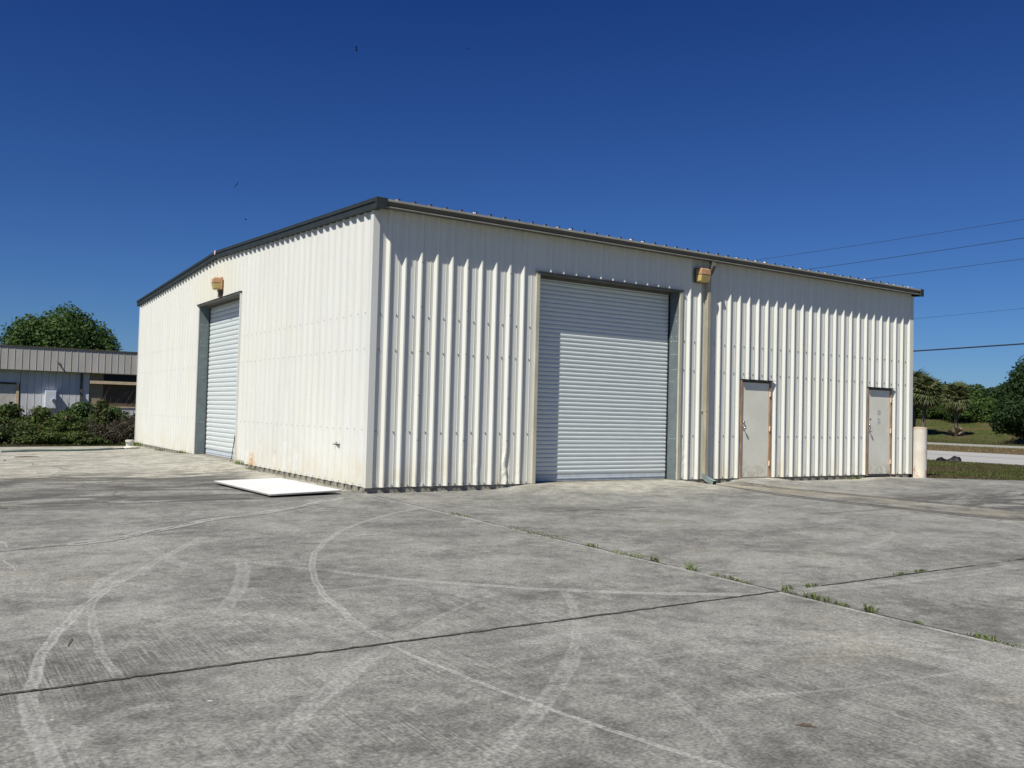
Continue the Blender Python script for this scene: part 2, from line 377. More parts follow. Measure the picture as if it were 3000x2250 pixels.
M['oak'] = leaf_mat('dark_oak_leaves', (.014, .032, .009), (.029, .058, .015))
M['oak2'] = leaf_mat('mid_green_leaves', (.030, .062, .014), (.062, .110, .026))
M['bushleaf'] = leaf_mat('bush_leaves', (.026, .048, .012), (.068, .102, .022), (.11, .09, .045))
M['dryleaf'] = leaf_mat('dry_brush_leaves', (.040, .038, .026), (.078, .068, .045), (.12, .10, .07))
M['shrub'] = leaf_mat('hillside_shrub_leaves', (.038, .070, .016), (.075, .125, .028))
M['frond'] = leaf_mat('palm_frond_green', (.070, .090, .035), (.115, .135, .055), (.20, .16, .07))
M['deadfrond'] = leaf_mat('palm_frond_dead', (.17, .13, .07), (.27, .22, .15), (.36, .33, .28))
M['weed'] = leaf_mat('weed_green', (.075, .12, .025), (.13, .185, .04), (.20, .17, .07), .3)
M['turfblade'] = leaf_mat('turf_blades', (.055, .078, .018), (.095, .115, .030), (.15, .11, .06), .3, (.125, .092, .052))

# ------------------------------------------------------------------ mesh helpers
class MB:
    def __init__(s): s.v = []; s.f = []
    def add(s, vs, fs):
        o = len(s.v); s.v += [tuple(p) for p in vs]; s.f += [tuple(i + o for i in f) for f in fs]; return s
    def box(s, x0, x1, y0, y1, z0, z1):
        return s.add([(x, y, z) for z in (z0, z1) for y in (y0, y1) for x in (x0, x1)], [(0, 2, 3, 1), (4, 5, 7, 6), (0, 1, 5, 4), (2, 6, 7, 3), (0, 4, 6, 2), (1, 3, 7, 5)])
    def hexa(s, p): return s.add(p, [(0, 3, 2, 1), (4, 5, 6, 7), (0, 1, 5, 4), (1, 2, 6, 5), (2, 3, 7, 6), (3, 0, 4, 7)])
    def tube(s, pts, r, n=8, caps=True):
        pts = [Vector(p) for p in pts]; rs = r if isinstance(r, (list, tuple)) else [r] * len(pts); vs = []; fs = []
        for i, p in enumerate(pts):
            t = (pts[min(i + 1, len(pts) - 1)] - pts[max(i - 1, 0)]).normalized()
            a = t.cross(Vector((0, 0, 1)) if abs(t.z) < .9 else Vector((1, 0, 0))).normalized(); b = t.cross(a)
            for j in range(n):
                q = 2 * math.pi * j / n; vs.append(p + (a * math.cos(q) + b * math.sin(q)) * rs[i])
        for i in range(len(pts) - 1):
            for j in range(n): fs.append((i * n + j, i * n + (j + 1) % n, (i + 1) * n + (j + 1) % n, (i + 1) * n + j))
        if caps: fs.append(tuple(range(n))[::-1]); fs.append(tuple(range((len(pts) - 1) * n, len(pts) * n)))
        return s.add(vs, fs)
    def sweep(s, sections):      # list of closed loops with equal counts
        n = len(sections[0]); vs = [p for q in sections for p in q]; fs = []
        for i in range(len(sections) - 1):
            for j in range(n): fs.append((i * n + j, i * n + (j + 1) % n, (i + 1) * n + (j + 1) % n, (i + 1) * n + j))
        fs.append(tuple(range(n))[::-1]); fs.append(tuple(range((len(sections) - 1) * n, len(sections) * n)))
        return s.add(vs, fs)
    def mesh(s, name, mat, org=(0, 0, 0), smooth=False):
        me = bpy.data.meshes.new(name)
        o = Vector(org)
        me.from_pydata([(a - o.x, b - o.y, c - o.z) for a, b, c in s.v], [], s.f)
        me.materials.append(mat)
        if smooth: me.polygons.foreach_set('use_smooth', [True] * len(me.polygons))
        me.update(); return me
    def build(s, name, mat, parent=None, org=None, smooth=False):
        if org is None:
            org = (0, 0, 0); q = parent
            while q is not None: org = tuple(a + b for a, b in zip(org, q.location)); q = q.parent
        me = s.mesh(name, mat, org, smooth)
        o = bpy.data.objects.new(name, me); COL.objects.link(o)
        if parent: o.parent = parent
        return o
def tag(o, label, cat, group=None):
    o['label'] = label; o['category'] = cat
    if group: o['group'] = group
    return o
def thing(name, label, cat, loc=(0, 0, 0), group=None):
    o = bpy.data.objects.new(name, None); COL.objects.link(o); o.location = loc; o.empty_display_size = .2
    return tag(o, label, cat, group)
def inst(name, me, parent=None, loc=(0, 0, 0), rot=None):
    o = bpy.data.objects.new(name, me); COL.objects.link(o); o.parent = parent; o.location = loc
    if rot: o.rotation_euler = rot
    return o
def bevel(o, wd, seg=2):
    m = o.modifiers.new('bevel', 'BEVEL'); m.width = wd; m.segments = seg; m.limit_method = 'ANGLE'; return o

# ------------------------------------------------------------------ ground
def sm(t): t = max(0., min(1., t)); return t * t * (3 - 2 * t)
def hz(x, y):
    d = max(-x, -y, 0, x - 15.3); return -.095 - .0105 * d
def ramp(x, y):
    h = 0.
    # big roll door
    if y <= .3: h = max(h, sm((x - 2.3) / 1.05) * sm((7.85 - x) / .85) * sm((y + 2.6) / 2.55))
    if y <= .3: h = max(h, sm((x - 8.35) / .6) * sm((10.75 - x) / .85) * sm((y + 1.1) / 1.05))
    if y <= .3: h = max(h, .35 * sm((x - 13.0) / .5) * sm((15.1 - x) / .6) * sm((y + 1.0) / .95))
    if x <= .3: h = max(h, sm((y - 5.6) / 1.6) * sm((13.2 - y) / 2.2) * sm((x + 2.6) / 2.55))
    return h
def gz(x, y):
    b = hz(x, y); return b + (-.004 - b) * ramp(x, y)

def terr(x, y):
    z = -.20
    z = z + 2.25 * sm((x - 70) / 32.)
    if y > 17 and x < 20: z = z
    if x < 16 and y < 18.3: z -= .25
    return z
def grid(xs, ys, fz):
    mb = MB(); nx = len(xs)
    mb.v = [(x, y, fz(x, y)) for y in ys for x in xs]
    mb.f = [(j * nx + i, j * nx + i + 1, (j + 1) * nx + i + 1, (j + 1) * nx + i) for j in range(len(ys) - 1) for i in range(nx - 1)]
    return mb
xs = sorted(set([-3000, -1200, -500, -200, -100, -60, -40] + [x * 2. for x in range(-15, 60)] + [15.5, 16, 16.5, 130, 160, 250, 500, 1200, 3000]))
ys = sorted(set([-3000, -1200, -500, -200, -100, -60] + [y * 2.5 for y in range(-18, 40)] + [17.9, 18.3, 18.8, 120, 160, 250, 500, 1200, 3000]))
def terr2(x, y):
    if x > 16 or y > 18.1 or y < -22 or x < -22: return terr(x, y)
    return -.62
g = grid(xs, ys, terr2).build('ground', M['turf'], smooth=True); g['kind'] = 'structure'

pav = bpy.data.objects.new('pavement', None); COL.objects.link(pav); pav['kind'] = 'structure'
# slabs between the joints (x = 0 and x = 7.65 run outwards, y = -8.53, -.0, 5.95 run along the wall)
bed = grid([-24, -10, -5, -2, 0, 3, 7.6, 12, 15.6, 20, 25.8], [-24, -15, -10, -5, -.3, 0], lambda x, y: hz(x, y) - .06)
bed.add([(-24, 0, -.42), (.2, 0, -.16), (.2, 17.9, -.16), (-24, 17.9, -.42)], [(0, 1, 2, 3)])
b_ = bed.build('joint_bed', M['dirt'], pav)
def slab(x0, x1, y0, y1, step=.3, edge=None, gap=.006):
    x0 += gap; x1 -= gap; y0 += gap; y1 -= gap
    nx = max(2, int((x1 - x0) / step)); ny = max(2, int((y1 - y0) / step))
    X = [x0 + (x1 - x0) * i / nx for i in range(nx + 1)]; Y = [y0 + (y1 - y0) * i / ny for i in range(ny + 1)]
    mb = MB(); n1 = nx + 1
    def yy(x, y):
        if edge is None: return y
        ym = edge(x); return y0 + (y - y0) * (ym - y0) / (y1 - y0)
    mb.v = [(x, yy(x, y), gz(x, yy(x, y))) for y in Y for x in X]
    mb.f = [(j * n1 + i, j * n1 + i + 1, (j + 1) * n1 + i + 1, (j + 1) * n1 + i) for j in range(ny) for i in range(nx)]
    # rounded arris and sides
    ring = [i for i in range(n1)] + [j * n1 + nx for j in range(1, ny + 1)] + [ny * n1 + i for i in range(nx - 1, -1, -1)] + [j * n1 for j in range(ny - 1, 0, -1)]
    o = len(mb.v)
    for i in ring: a = mb.v[i]; mb.v.append((a[0], a[1], a[2] - .10))
    for q in range(len(ring)):
        a, b = ring[q], ring[(q + 1) % len(ring)]; mb.f.append((b, a, o + q, o + (q + 1) % len(ring)))
    # small arris bevel: pull outermost ring down a touch
    for i in ring: a = mb.v[i]; mb.v[i] = (a[0], a[1], a[2] - .0025)
    return mb.build('concrete_slab', M['conc'], pav, smooth=False)
GX = [-23, -15.3, -7.65, -.02, 7.65]
GY = [-23, -16.2, -8.53, 0]
for i in range(4):
    for j in range(3):
        st = .25 if (GX[i] >= -8 and GY[j] > -17) else .8
        slab(GX[i], GX[i + 1], GY[j], GY[j + 1] if GX[i] < -1 else (GY[j + 1] if j < 2 else .02), st)
        # left yard continues beside the gable wall
for a, b in ((-23, -7.65), (-7.65, .02)):
    for c_, d_ in ((0, 5.95), (5.95, 12.0), (12.0, 17.95)): slab(a, b, c_, d_, .3 if a > -10 else .8)
edge = lambda x: .02 if x < 15.55 else (-.24 - (x - 15.6) * .47)
slab(7.65, 15.6, -8.53, .02, .3)
slab(7.65, 15.6, -16.2, -8.53, .6); slab(7.65, 15.6, -23, -16.2, .9)
slab(15.6, 25.6, -23, -.24, .5, edge=edge)
# hand-applied crack filler running diagonally from the wall corner
pts = [(-7.2, -4.75), (-5.55, -3.86), (-4.9, -3.72), (-4.46, -3.50), (-3.9, -3.02), (-3.3, -2.42), (-2.8, -2.18), (-2.38, -1.92), (-1.7, -1.45), (-1.1, -.92), (-.62, -.45)]
k = N('crack_filler_grey', .8, .2); k.color(k.mix(k.ss(k.noise(6, 5, .7), .35, .65), (.27, .265, .24), (.34, .335, .305))); M['filler'] = k.m
mb = MB(); fp = []
for a, b in zip(pts[:-1], pts[1:]):
    n_ = 12
    for i in range(n_): t = i / n_; fp.append((a[0] + (b[0] - a[0]) * t, a[1] + (b[1] - a[1]) * t))
fp.append(pts[-1])
def ribbon(fp, wfun, dz, mb):
    L = []; Rr = []
    for i, p in enumerate(fp):
        q = fp[min(i + 1, len(fp) - 1)]; r = fp[max(i - 1, 0)]; d = Vector((q[0] - r[0], q[1] - r[1])).normalized(); n = Vector((-d.y, d.x)); wl, wr = wfun(i)
        a = (p[0] + n.x * wl, p[1] + n.y * wl); b = (p[0] - n.x * wr, p[1] - n.y * wr)
        L.append((*a, gz(*a) + dz)); Rr.append((*b, gz(*b) + dz))
    o = len(mb.v); mb.v += L + Rr; m_ = len(fp)
    mb.f += [(o + i, o + m_ + i, o + m_ + i + 1, o + i + 1) for i in range(m_ - 1)]
rnd = random.Random(3)
wv_ = [(.07 + .03 * math.sin(i * .31) + rnd.uniform(-.008, .008), .06 + .025 * math.sin(i * .23 + 1) + rnd.uniform(-.008, .008)) for i in range(len(fp))]
ribbon(fp, lambda i: tuple(x * (.45 if i < 24 else 1.25) for x in wv_[i]), .004, mb)
o = mb.build('crack_filler', M['filler'], pav)
mb = MB()
for s0 in range(14, len(fp) - 6, 5):
    if rnd.random() < .9:
        seg = [(p[0] + rnd.uniform(-.008, .008), p[1] + rnd.uniform(-.008, .008)) for p in fp[s0:s0 + 5]]
        ribbon(seg, lambda i: (rnd.uniform(.002, .009),) * 2, .008, mb)
mb.build('crack', M['seal'], pav)
# dark joint sealant standing a little proud and ragged in the long joints
def sealant(p0, p1, w0, keep=1., amp=.006, seed=1, step=.06, name='joint_sealant'):
    r = random.Random(seed); L = math.dist(p0, p1); n = int(L / step); mb = MB(); run = []
    for i in range(n + 1):
        t = i / n; ph = i * step
        on = keep >= 1 or (math.sin(ph * 1.7 + seed) + math.sin(ph * 4.1 + seed * 2) + r.uniform(-.8, .8)) > (1 - keep) * 3 - 1.5
        if on: run.append((p0[0] + (p1[0] - p0[0]) * t + r.uniform(-amp, amp) * .3, p0[1] + (p1[1] - p0[1]) * t + r.uniform(-amp, amp)))
        if (not on or i == n):
            if len(run) > 1: ribbon(run, lambda i: (w0 * r.uniform(.4, 1.3), w0 * r.uniform(.4, 1.3)), .003, mb)
            run = []
    mb.build(name, M['seal'], pav)
sealant((-7.6, -8.545), (-.05, -8.53), .014, 1., amp=.008, seed=2)
sealant((.05, -8.53), (5.0, -8.52), .011, .9, seed=5)
sealant((-.02, -11.4), (-.02, -.3), .007, .8, seed=4)
sealant((-7.5, 0), (-1.9, 0.), .022, .5, seed=6, step=.12)
sealant((-7.5, 5.95), (-.4, 5.95), .02, .55, seed=8, step=.14)
sealant((7.65, -.6), (7.65, -8), .012, .8, seed=9)
sealant((.2, -3.1), (4.0, -3.12), .010, .45, seed=10)
cp = [(-4.9, 11.6), (-4.4, 11.2), (-4.45, 10.6), (-3.95, 9.9), (-4.0, 9.0), (-3.6, 8.1), (-3.5, 6.9)]
mb = MB()
for a, b in zip(cp[:-1], cp[1:]): ribbon([a, ((a[0] + b[0]) / 2 + rnd.uniform(-.08, .08), (a[1] + b[1]) / 2), b], lambda i: (rnd.uniform(.004, .018),) * 2, .004, mb)
cp = [(-3.9, 4.6), (-3.7, 3.7), (-3.85, 2.6), (-3.5, 1.9), (-3.65, .9)]
for a, b in zip(cp[:-1], cp[1:]): ribbon([a, ((a[0] + b[0]) / 2 + rnd.uniform(-.08, .08), (a[1] + b[1]) / 2), b], lambda i: (rnd.uniform(.002, .008),) * 2, .004, mb)
mb.build('crack', M['seal'], pav)

# roads, verge
def strip(name, x0, x1, mat, dz, y0=-400, y1=600):
    mb = MB(); ys_ = [y0, -100, -50, 0, 50, 100, 200, y1]
    for a, b in zip(ys_[:-1], ys_[1:]):
        o = len(mb.v); mb.v += [(x0, a, dz), (x1, a, dz), (x1, b, dz), (x0, b, dz)]; mb.f.append((o, o + 1, o + 2, o + 3))
    o = mb.build(name, mat); o['kind'] = 'structure'; return o
strip('road', 29.4, 42.6, M['road'], -.190)
strip('road_joint', 36.5, 36.75, simple('road_joint_tar', (.20, .20, .19), .9), -.186)
strip('road_verge', 42.6, 56.5, M['drygrass'], -.188)
strip('far_road', 56.5, 64.5, M['lane'], -.184)

# ------------------------------------------------------------------ warehouse
W = 15.32; D = 18.44; RIDGE = 9.22
WH = thing('warehouse', 'off-white corrugated metal warehouse with two roll-up doors and a dark roof edge', 'warehouse', (W / 2, D / 2, 0))
def zb(y): return 5.01 - .0425 * abs(y - RIDGE)
HR, HT, HB = .047, .012, .052                       # rib height, half top, half base
def rib_pts(c): return [(c - HB, 0), (c - HT, HR), (c + HT, HR), (c + HB, 0)]
def minor(c): return [(c - .013, 0), (c - .006, .0045), (c + .006, .0045), (c + .013, 0)]
def profile(s0, s1, off):
    pts = []
    n = math.floor((s0 - off) / FT) - 1
    while n * FT + off < s1 + .4:
        c = n * FT + off
        pts += ([] if abs(c - 3.323) < .02 or abs(c - 6.98) < .02 else rib_pts(c)) + minor(c + FT * .5 - .046) + minor(c + FT * .5 + .046); n += 1
    def dep(s):
        for (a, da), (b, db) in zip(pts[:-1], pts[1:]):
            if a <= s <= b: return da + (db - da) * (s - a) / (b - a) if b > a else da
        return 0
    out = [(s0, dep(s0))] + [p for p in pts if s0 + .001 < p[0] < s1 - .001] + [(s1, dep(s1))]
    return out, dep
DENT = {'front': [(2.70, .28, .05, .34, .016, .035), (1.82, .62, .05, .10, .006, .008), (2.10, .34, .06, .18, .004, .008), (3.02, .25, .06, .3, .005, .0), (.95, .10, .06, .08, .010, 0), (7.12, .38, .10, .28, .012, .01)],
        'side': [(6.4, .32, .10, .10, .012, 0), (5.4, .42, .12, .14, .012, .0), (4.6, .30, .12, .12, .012, 0), (3.9, .62, .09, .09, .010, 0), (4.1, .5, .08, .08, .010, 0), (3.3, .42, .08, .09, .010, 0), (12.6, .14, .12, .14, .014, 0), (1.4, .18, .08, .1, .008, 0), (.25, .2, .07, .07, .007, 0), (3.7, .33, .09, .07, .012, 0), (2.9, .66, .07, .07, .007, 0)]}
def dent(wall, s, z):
    dd = 0; ds = 0
    for i, (cs, cz, ws, wz, a, sh) in enumerate(DENT[wall]):
        g_ = math.exp(-((s - cs) / ws) ** 2 - ((z - cz) / wz) ** 2)
        if g_ > .003:
            dd -= a * g_ * (1 + .7 * math.sin(z * 31 + i) * math.sin(s * 27 + i)); ds += sh * g_ * math.sin(z * 9 + 1 + i)
    return dd, ds
def place(wall, s, d, z):
    if wall == 'front': return (s, -d, z)
    if wall == 'side': return (-d, s, z)
    if wall == 'east': return (W + d, s, z)
    return (s, D + d, z)
def sheet(wall, s0, s1, off, ztop, openings, lift=0., fine=True):
    cuts = sorted({o for op in openings for o in (op[0], op[1]) if s0 + .002 < o < s1 - .002})
    segs = [s0] + cuts + [s1]; mb = MB()
    for a, b in zip(segs[:-1], segs[1:]):
        m_ = (a + b) / 2; zbot = 0.
        for o0, o1, oz in openings:
            if o0 <= m_ <= o1: zbot = oz
        pts, dep = profile(a, b, off)
        tz = max(ztop(a), ztop(b))
        zs = [zbot] + [z for z in ([.08, .16, .24, .32, .40, .5, .6, .7, .85, 1.0, 1.3, 1.8, 2.4, 3.0, 3.6, 4.2] if fine else [2.]) if zbot + .02 < z < min(ztop(a), ztop(b)) - .05] + [None]
        o = len(mb.v); n = len(pts)
        for z in zs:
            for s_, d_ in pts:
                zz = ztop(s_) if z is None else z
                dd, dsh = dent(wall, s_, zz) if wall in DENT else (0, 0)
                if d_ < .01: dsh *= .2
                wav = .0012 * math.sin(zz * 2.1 + s_ * 5) 
                mb.v.append(place(wall, s_ + dsh, max(d_ + dd + wav + lift, -.035), zz))
        for j in range(len(zs) - 1):
            for i in range(n - 1): mb.f.append((o + j * n + i, o + j * n + i + 1, o + (j + 1) * n + i + 1, o + (j + 1) * n + i))
    return mb
def wall_sheets(wall, length, off, ztop, openings, mat, fine=True):
    edges = [0.]
    n = 3
    while n * FT + off + .046 < length - .1: edges.append(n * FT + off + .046); n += 3
    edges.append(length)
    for i, (a, b) in enumerate(zip(edges[:-1], edges[1:])):
        m_ = (a + b) / 2
        mb = sheet(wall, a, b, off, ztop, openings, .0016 if i % 2 else 0., fine)
        if mb.f: mb.build('wall_panel', mat, WH)
BD = (3.385, 6.995, 3.94); D1 = (8.905, 9.905, 2.165); D2 = (13.465, 14.485, 2.165)
SDR = (7.245, 10.925, 3.95)
FTOP = lambda s: 4.74
STOP = lambda y: zb(y) + .07
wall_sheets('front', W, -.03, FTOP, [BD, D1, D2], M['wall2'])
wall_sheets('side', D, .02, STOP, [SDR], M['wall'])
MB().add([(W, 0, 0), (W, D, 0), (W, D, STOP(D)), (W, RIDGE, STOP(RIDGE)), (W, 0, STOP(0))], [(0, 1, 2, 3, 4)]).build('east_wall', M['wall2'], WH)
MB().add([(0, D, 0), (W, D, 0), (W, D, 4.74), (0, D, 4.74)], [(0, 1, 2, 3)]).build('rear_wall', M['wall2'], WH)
# foundation
mb = MB()
def fwall(a, b): mb.box(a, b, .012, .25, -.40, -.002)
for a, b in ((0.012, BD[0]), (BD[1], D1[0]), (D1[1], D2[0]), (D2[1], W - .012)): fwall(a, b)
for a, b in ((.252, SDR[0]), (SDR[1], D - .01)): mb.box(.012, .25, a, b, -.40, -.003)
mb.box(.012, W - .012, D - .25, D - .012, -.4, -.004)
mb.box(BD[0] + .001, BD[1] - .001, .02, .6, -.4, -.006); mb.box(.02, .6, SDR[0] + .001, SDR[1] - .001, -.4, -.006)
mb.build('foundation', M['found'], WH)
MB().add([(.01, .01, -.008), (W - .01, .01, -.008), (W - .01, D - .01, -.008), (.01, D - .01, -.008)], [(0, 1, 2, 3)]).build('floor', M['found'], WH)
# loose stones and grit at the foot of the wall
mb = MB(); r = random.Random(5)
for _ in range(150):
    if r.random() < .5: x, y = r.uniform(.1, 15), -.015 - r.random() * .05
    else: x, y = -.015 - r.random() * .06, r.uniform(.1, 18)
    if ramp(x, y) > .5: continue
    a = r.uniform(.006, .022); z = gz(x, y)
    mb.hexa([(x - a, y - a * .7, z), (x + a, y - a, z), (x + a * .8, y + a, z), (x - a, y + a * .8, z), (x - a * .5, y - a * .5, z + a), (x + a * .6, y - a * .5, z + a * .8), (x + a * .4, y + a * .5, z + a), (x - a * .5, y + a * .4, z + a * .7)])
o = mb.build('wall_foot_grit', M['found']); o['kind'] = 'stuff'; o['label'] = 'stone grit lying along the foot of the warehouse walls'; o['category'] = 'grit'

# corner trims
def corner(x, y, sx, sy, name='corner_trim', top=4.62):
    w_, t = .075, .043
    mb = MB().box(min(x - sx * t, x + sx * w_), max(x - sx * t, x + sx * w_), min(y - sy * t, y - sy * (t - .004)), max(y - sy * t, y - sy * (t - .004)), -.004, top)
    mb.box(min(x - sx * t, x - sx * (t - .004)), max(x - sx * t, x - sx * (t - .004)), min(y - sy * (t - .0045), y + sy * w_), max(y - sy * (t - .0045), y + sy * w_), -.004, top)
    mb.box(min(x + sx * w_, x + sx * (w_ - .003)), max(x + sx * w_, x + sx * (w_ - .003)), min(y - sy * (t - .0045), y), max(y - sy * (t - .0045), y), -.004, top)
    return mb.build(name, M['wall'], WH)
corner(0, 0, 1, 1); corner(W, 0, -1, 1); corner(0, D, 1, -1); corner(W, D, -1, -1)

# rake trim (two stepped faces) on both gables
def rake(xo, sgn, name='rake_trim'):
    for lo, hi, d0, d1 in ((0, .115, .0, .094), (.1152, .178, -.01, .112)):
        for ya, yb in ((-.235, RIDGE), (RIDGE, D + .235)):
            def sec(y): return [(xo + sgn * d0, y, zb(y) + lo), (xo + sgn * d1, y, zb(y) + lo), (xo + sgn * d1, y, zb(y) + hi), (xo + sgn * d0, y, zb(y) + hi)]
            MB().sweep([sec(ya), sec(yb)]).build(name, M['rake'], WH)
rake(-.0, -1); rake(W, 1)
bevel(MB().box(-.113, .09, -.280, -.236, zb(-.235) - .004, zb(-.235) + .182).build('rake_end_cap', M['rake'], WH), .004)
bevel(MB().box(W - .02, W + .114, -.280, -.236, zb(-.235) - .004, zb(-.235) + .182).build('rake_end_cap', M['rake'], WH), .004)
# round sticker at the ridge joint of the rake
yc, zc = RIDGE + .02, zb(RIDGE) + .105
mb = MB().tube([(-.1125, yc, zc + .035), (-.1165, yc, zc + .035)], .062, 20); stk = mb.build('round_sticker', M['sticker'], WH)
mb = MB()
for i in range(20):
    a0, a1 = 2 * math.pi * i / 20, 2 * math.pi * (i + 1) / 20
    mb.add([(-.1185, yc + r_ * math.cos(a), zc + .035 + r_ * math.sin(a)) for a in (a0, a1) for r_ in (.044, .058)], [(0, 1, 3, 2)])
mb.box(-.1185, -.1172, yc - .03, yc + .03, zc + .029, zc + .041)
mb.build('sticker_print', M['redmark'], stk)

# roof sheets
def roof_sheet(side):
    pts, dep = profile(0, 3 * FT, .15); mb = MB()
    def zr(y): return zb(y) + .165
    ys_ = (-.12, RIDGE) if side == 0 else (RIDGE, D + .12)
    for y in ys_:
        for s_, d_ in pts: mb.v.append((s_, y, zr(y) + d_ * 1.1))
    n = len(pts)
    for y in ys_:
        for s_, d_ in pts: mb.v.append((s_, y, zr(y) - .012))
    mb.f = [(i, i + 1, n + i + 1, n + i) for i in range(n - 1)] + [(i, 2 * n + i, 2 * n + i + 1, i + 1) for i in range(n - 1)] + [(n + i, n + i + 1, 3 * n + i + 1, 3 * n + i) for i in range(n - 1)]
    return mb.mesh('roof_panel', M['roof'], (W / 2, D / 2, 0))
for side in (0, 1):
    me = roof_sheet(side)
    for i in range(17):
        o = inst('roof_panel', me, WH, (i * 3 * FT - .09 , 0, .001 * (i % 2)))
        if i == 16: o.scale = (1, 1, 1); o.location.x -= .12
MB().sweep([[(x, RIDGE - .15, zb(RIDGE) + .212), (x, RIDGE, zb(RIDGE) + .235), (x, RIDGE + .15, zb(RIDGE) + .212), (x, RIDGE, zb(RIDGE) + .205)] for x in (0, W)]).build('ridge_cap', M['roof'], WH)
# dark rib ends and bright foam closures, one piece each
rc = MB().box(-.018, .018, -.150, -.121, zb(0) + .13, zb(0) + .230).mesh('rib_closure', M['cap'], (W / 2, D / 2, 0))
fc = MB().box(-.040, .0, -.165, -.125, zb(0) + .14, zb(0) + .212).mesh('foam_closure', M['foam'], (W / 2, D / 2, 0))
r = random.Random(4)
for n in range(1, 50):
    c = n * FT + .06
    inst('rib_closure', rc, WH, (c, 0, r.uniform(-.006, .006)))
    if n in (1, 6, 12, 13, 18) or (n > 16 and r.random() < .35): inst('foam_closure', fc, WH, (c - .026, 0, r.uniform(-.012, .004)))
# gutter
def gsec(x): return [(x, -.045, 4.662), (x, -.215, 4.662), (x, -.222, 4.672), (x, -.262, 4.742), (x, -.262, 4.755), (x, -.25, 4.755), (x, -.215, 4.69), (x, -.05, 4.68)]
for a, b in ((.09, 5.1), (5.102, 10.2), (10.202, W - .02)):
    gt = MB().sweep([gsec(a), gsec(b)]).build('gutter', M['gutter'], WH)
    MB().box(a, b, -.255, -.2155, 4.648, 4.6615).build('gutter_lip', M['gutterlip'], gt)
    MB().box(a, b, -.272, -.2625, 4.743, 4.780).build('gutter_rim', M['gutterlip'], gt)
MB().box(.01, W - .01, -.12, .0, 4.70, 4.745).build('eave_soffit', M['gutter'], WH)
# downspout
ds = MB().box(7.70, 7.79, -.145, -.052, .06, 4.36).build('downspout', M['khaki'], WH); bevel(ds, .008)
def rect_path(pts, wx, wd):
    secs = []
    for i, (x, y, z) in enumerate(pts):
        q = pts[min(i + 1, len(pts) - 1)]; p = pts[max(i - 1, 0)]
        t = Vector((q[0] - p[0], q[1] - p[1], q[2] - p[2])).normalized(); n = t.cross(Vector((1, 0, 0))).normalized()
        c = Vector((x, y, z)); secs.append([c + Vector((wx, 0, 0)) + n * wd, c - Vector((wx, 0, 0)) + n * wd, c - Vector((wx, 0, 0)) - n * wd, c + Vector((wx, 0, 0)) - n * wd])
    return MB().sweep(secs)
rect_path([(7.745, -.20, 4.66), (7.745, -.215, 4.58), (7.745, -.24, 4.54), (7.745, -.16, 4.42), (7.745, -.105, 4.36)], .046, .042).build('elbow', M['gutter'], ds)
secs = rect_path([(7.745, -.10, .12), (7.748, -.105, .045), (7.77, -.17, .0), (7.80, -.25, -.035), (7.82, -.31, -.06)], .05, .045)
secs.f.pop(); o = secs.build('spout_elbow', M['elbow'], ds)
o = MB().box(7.775, 7.865, -.317, -.309, -.098, -.028).build('spout_mouth', M['black'], ds); o.rotation_euler = (0, 0, 0)
for z in (1.44,): MB().box(7.697, 7.793, -.149, -.0, z, z + .012).build('strap', M['khaki'], ds)

# roll doors
PITCHES = {'front': .083, 'side': .117}
def slat_mesh(wall, s0, s1, rec, z0):
    PITCH = PITCHES[wall]
    if wall == 'front': pr = [(0, 0), (.005, 0), (.009, .004), (.018, .0095), (.031, .0135), (.048, .0155), (.063, .0155), (.071, .0140), (.077, .0085), (.081, 0), (PITCH, 0)]
    else: pr = [(0, 0), (.011, 0), (.014, .008), (.022, .0135), (.045, .017), (.072, .0185), (.096, .0175), (.108, .0135), (.113, .006), (.116, 0), (PITCH, 0)]
    mb = MB()
    for s_ in (s0, s1):
        for z, d in pr: mb.v.append(place(wall, s_, d - rec, z + z0))
    n = len(pr)
    mb.f = [(i, i + 1, n + i + 1, n + i) if wall == 'side' else (i, n + i, n + i + 1, i + 1) for i in range(n - 1)]
    base = list(mb.v)
    for s_ in (0, 1): mb.add([base[s_ * n + i] for i in range(n)], [tuple(range(n))])
    me = mb.mesh('slat', M['slat'], (W / 2, D / 2, 0), False)
    for p in me.polygons[:n - 1]: p.use_smooth = True
    return me
def bx(mb, wall, s0, s1, d0, d1, z0, z1):
    a = place(wall, s0, d0, z0); b = place(wall, s1, d1, z1)
    return mb.box(min(a[0], b[0]), max(a[0], b[0]), min(a[1], b[1]), max(a[1], b[1]), z0, z1)
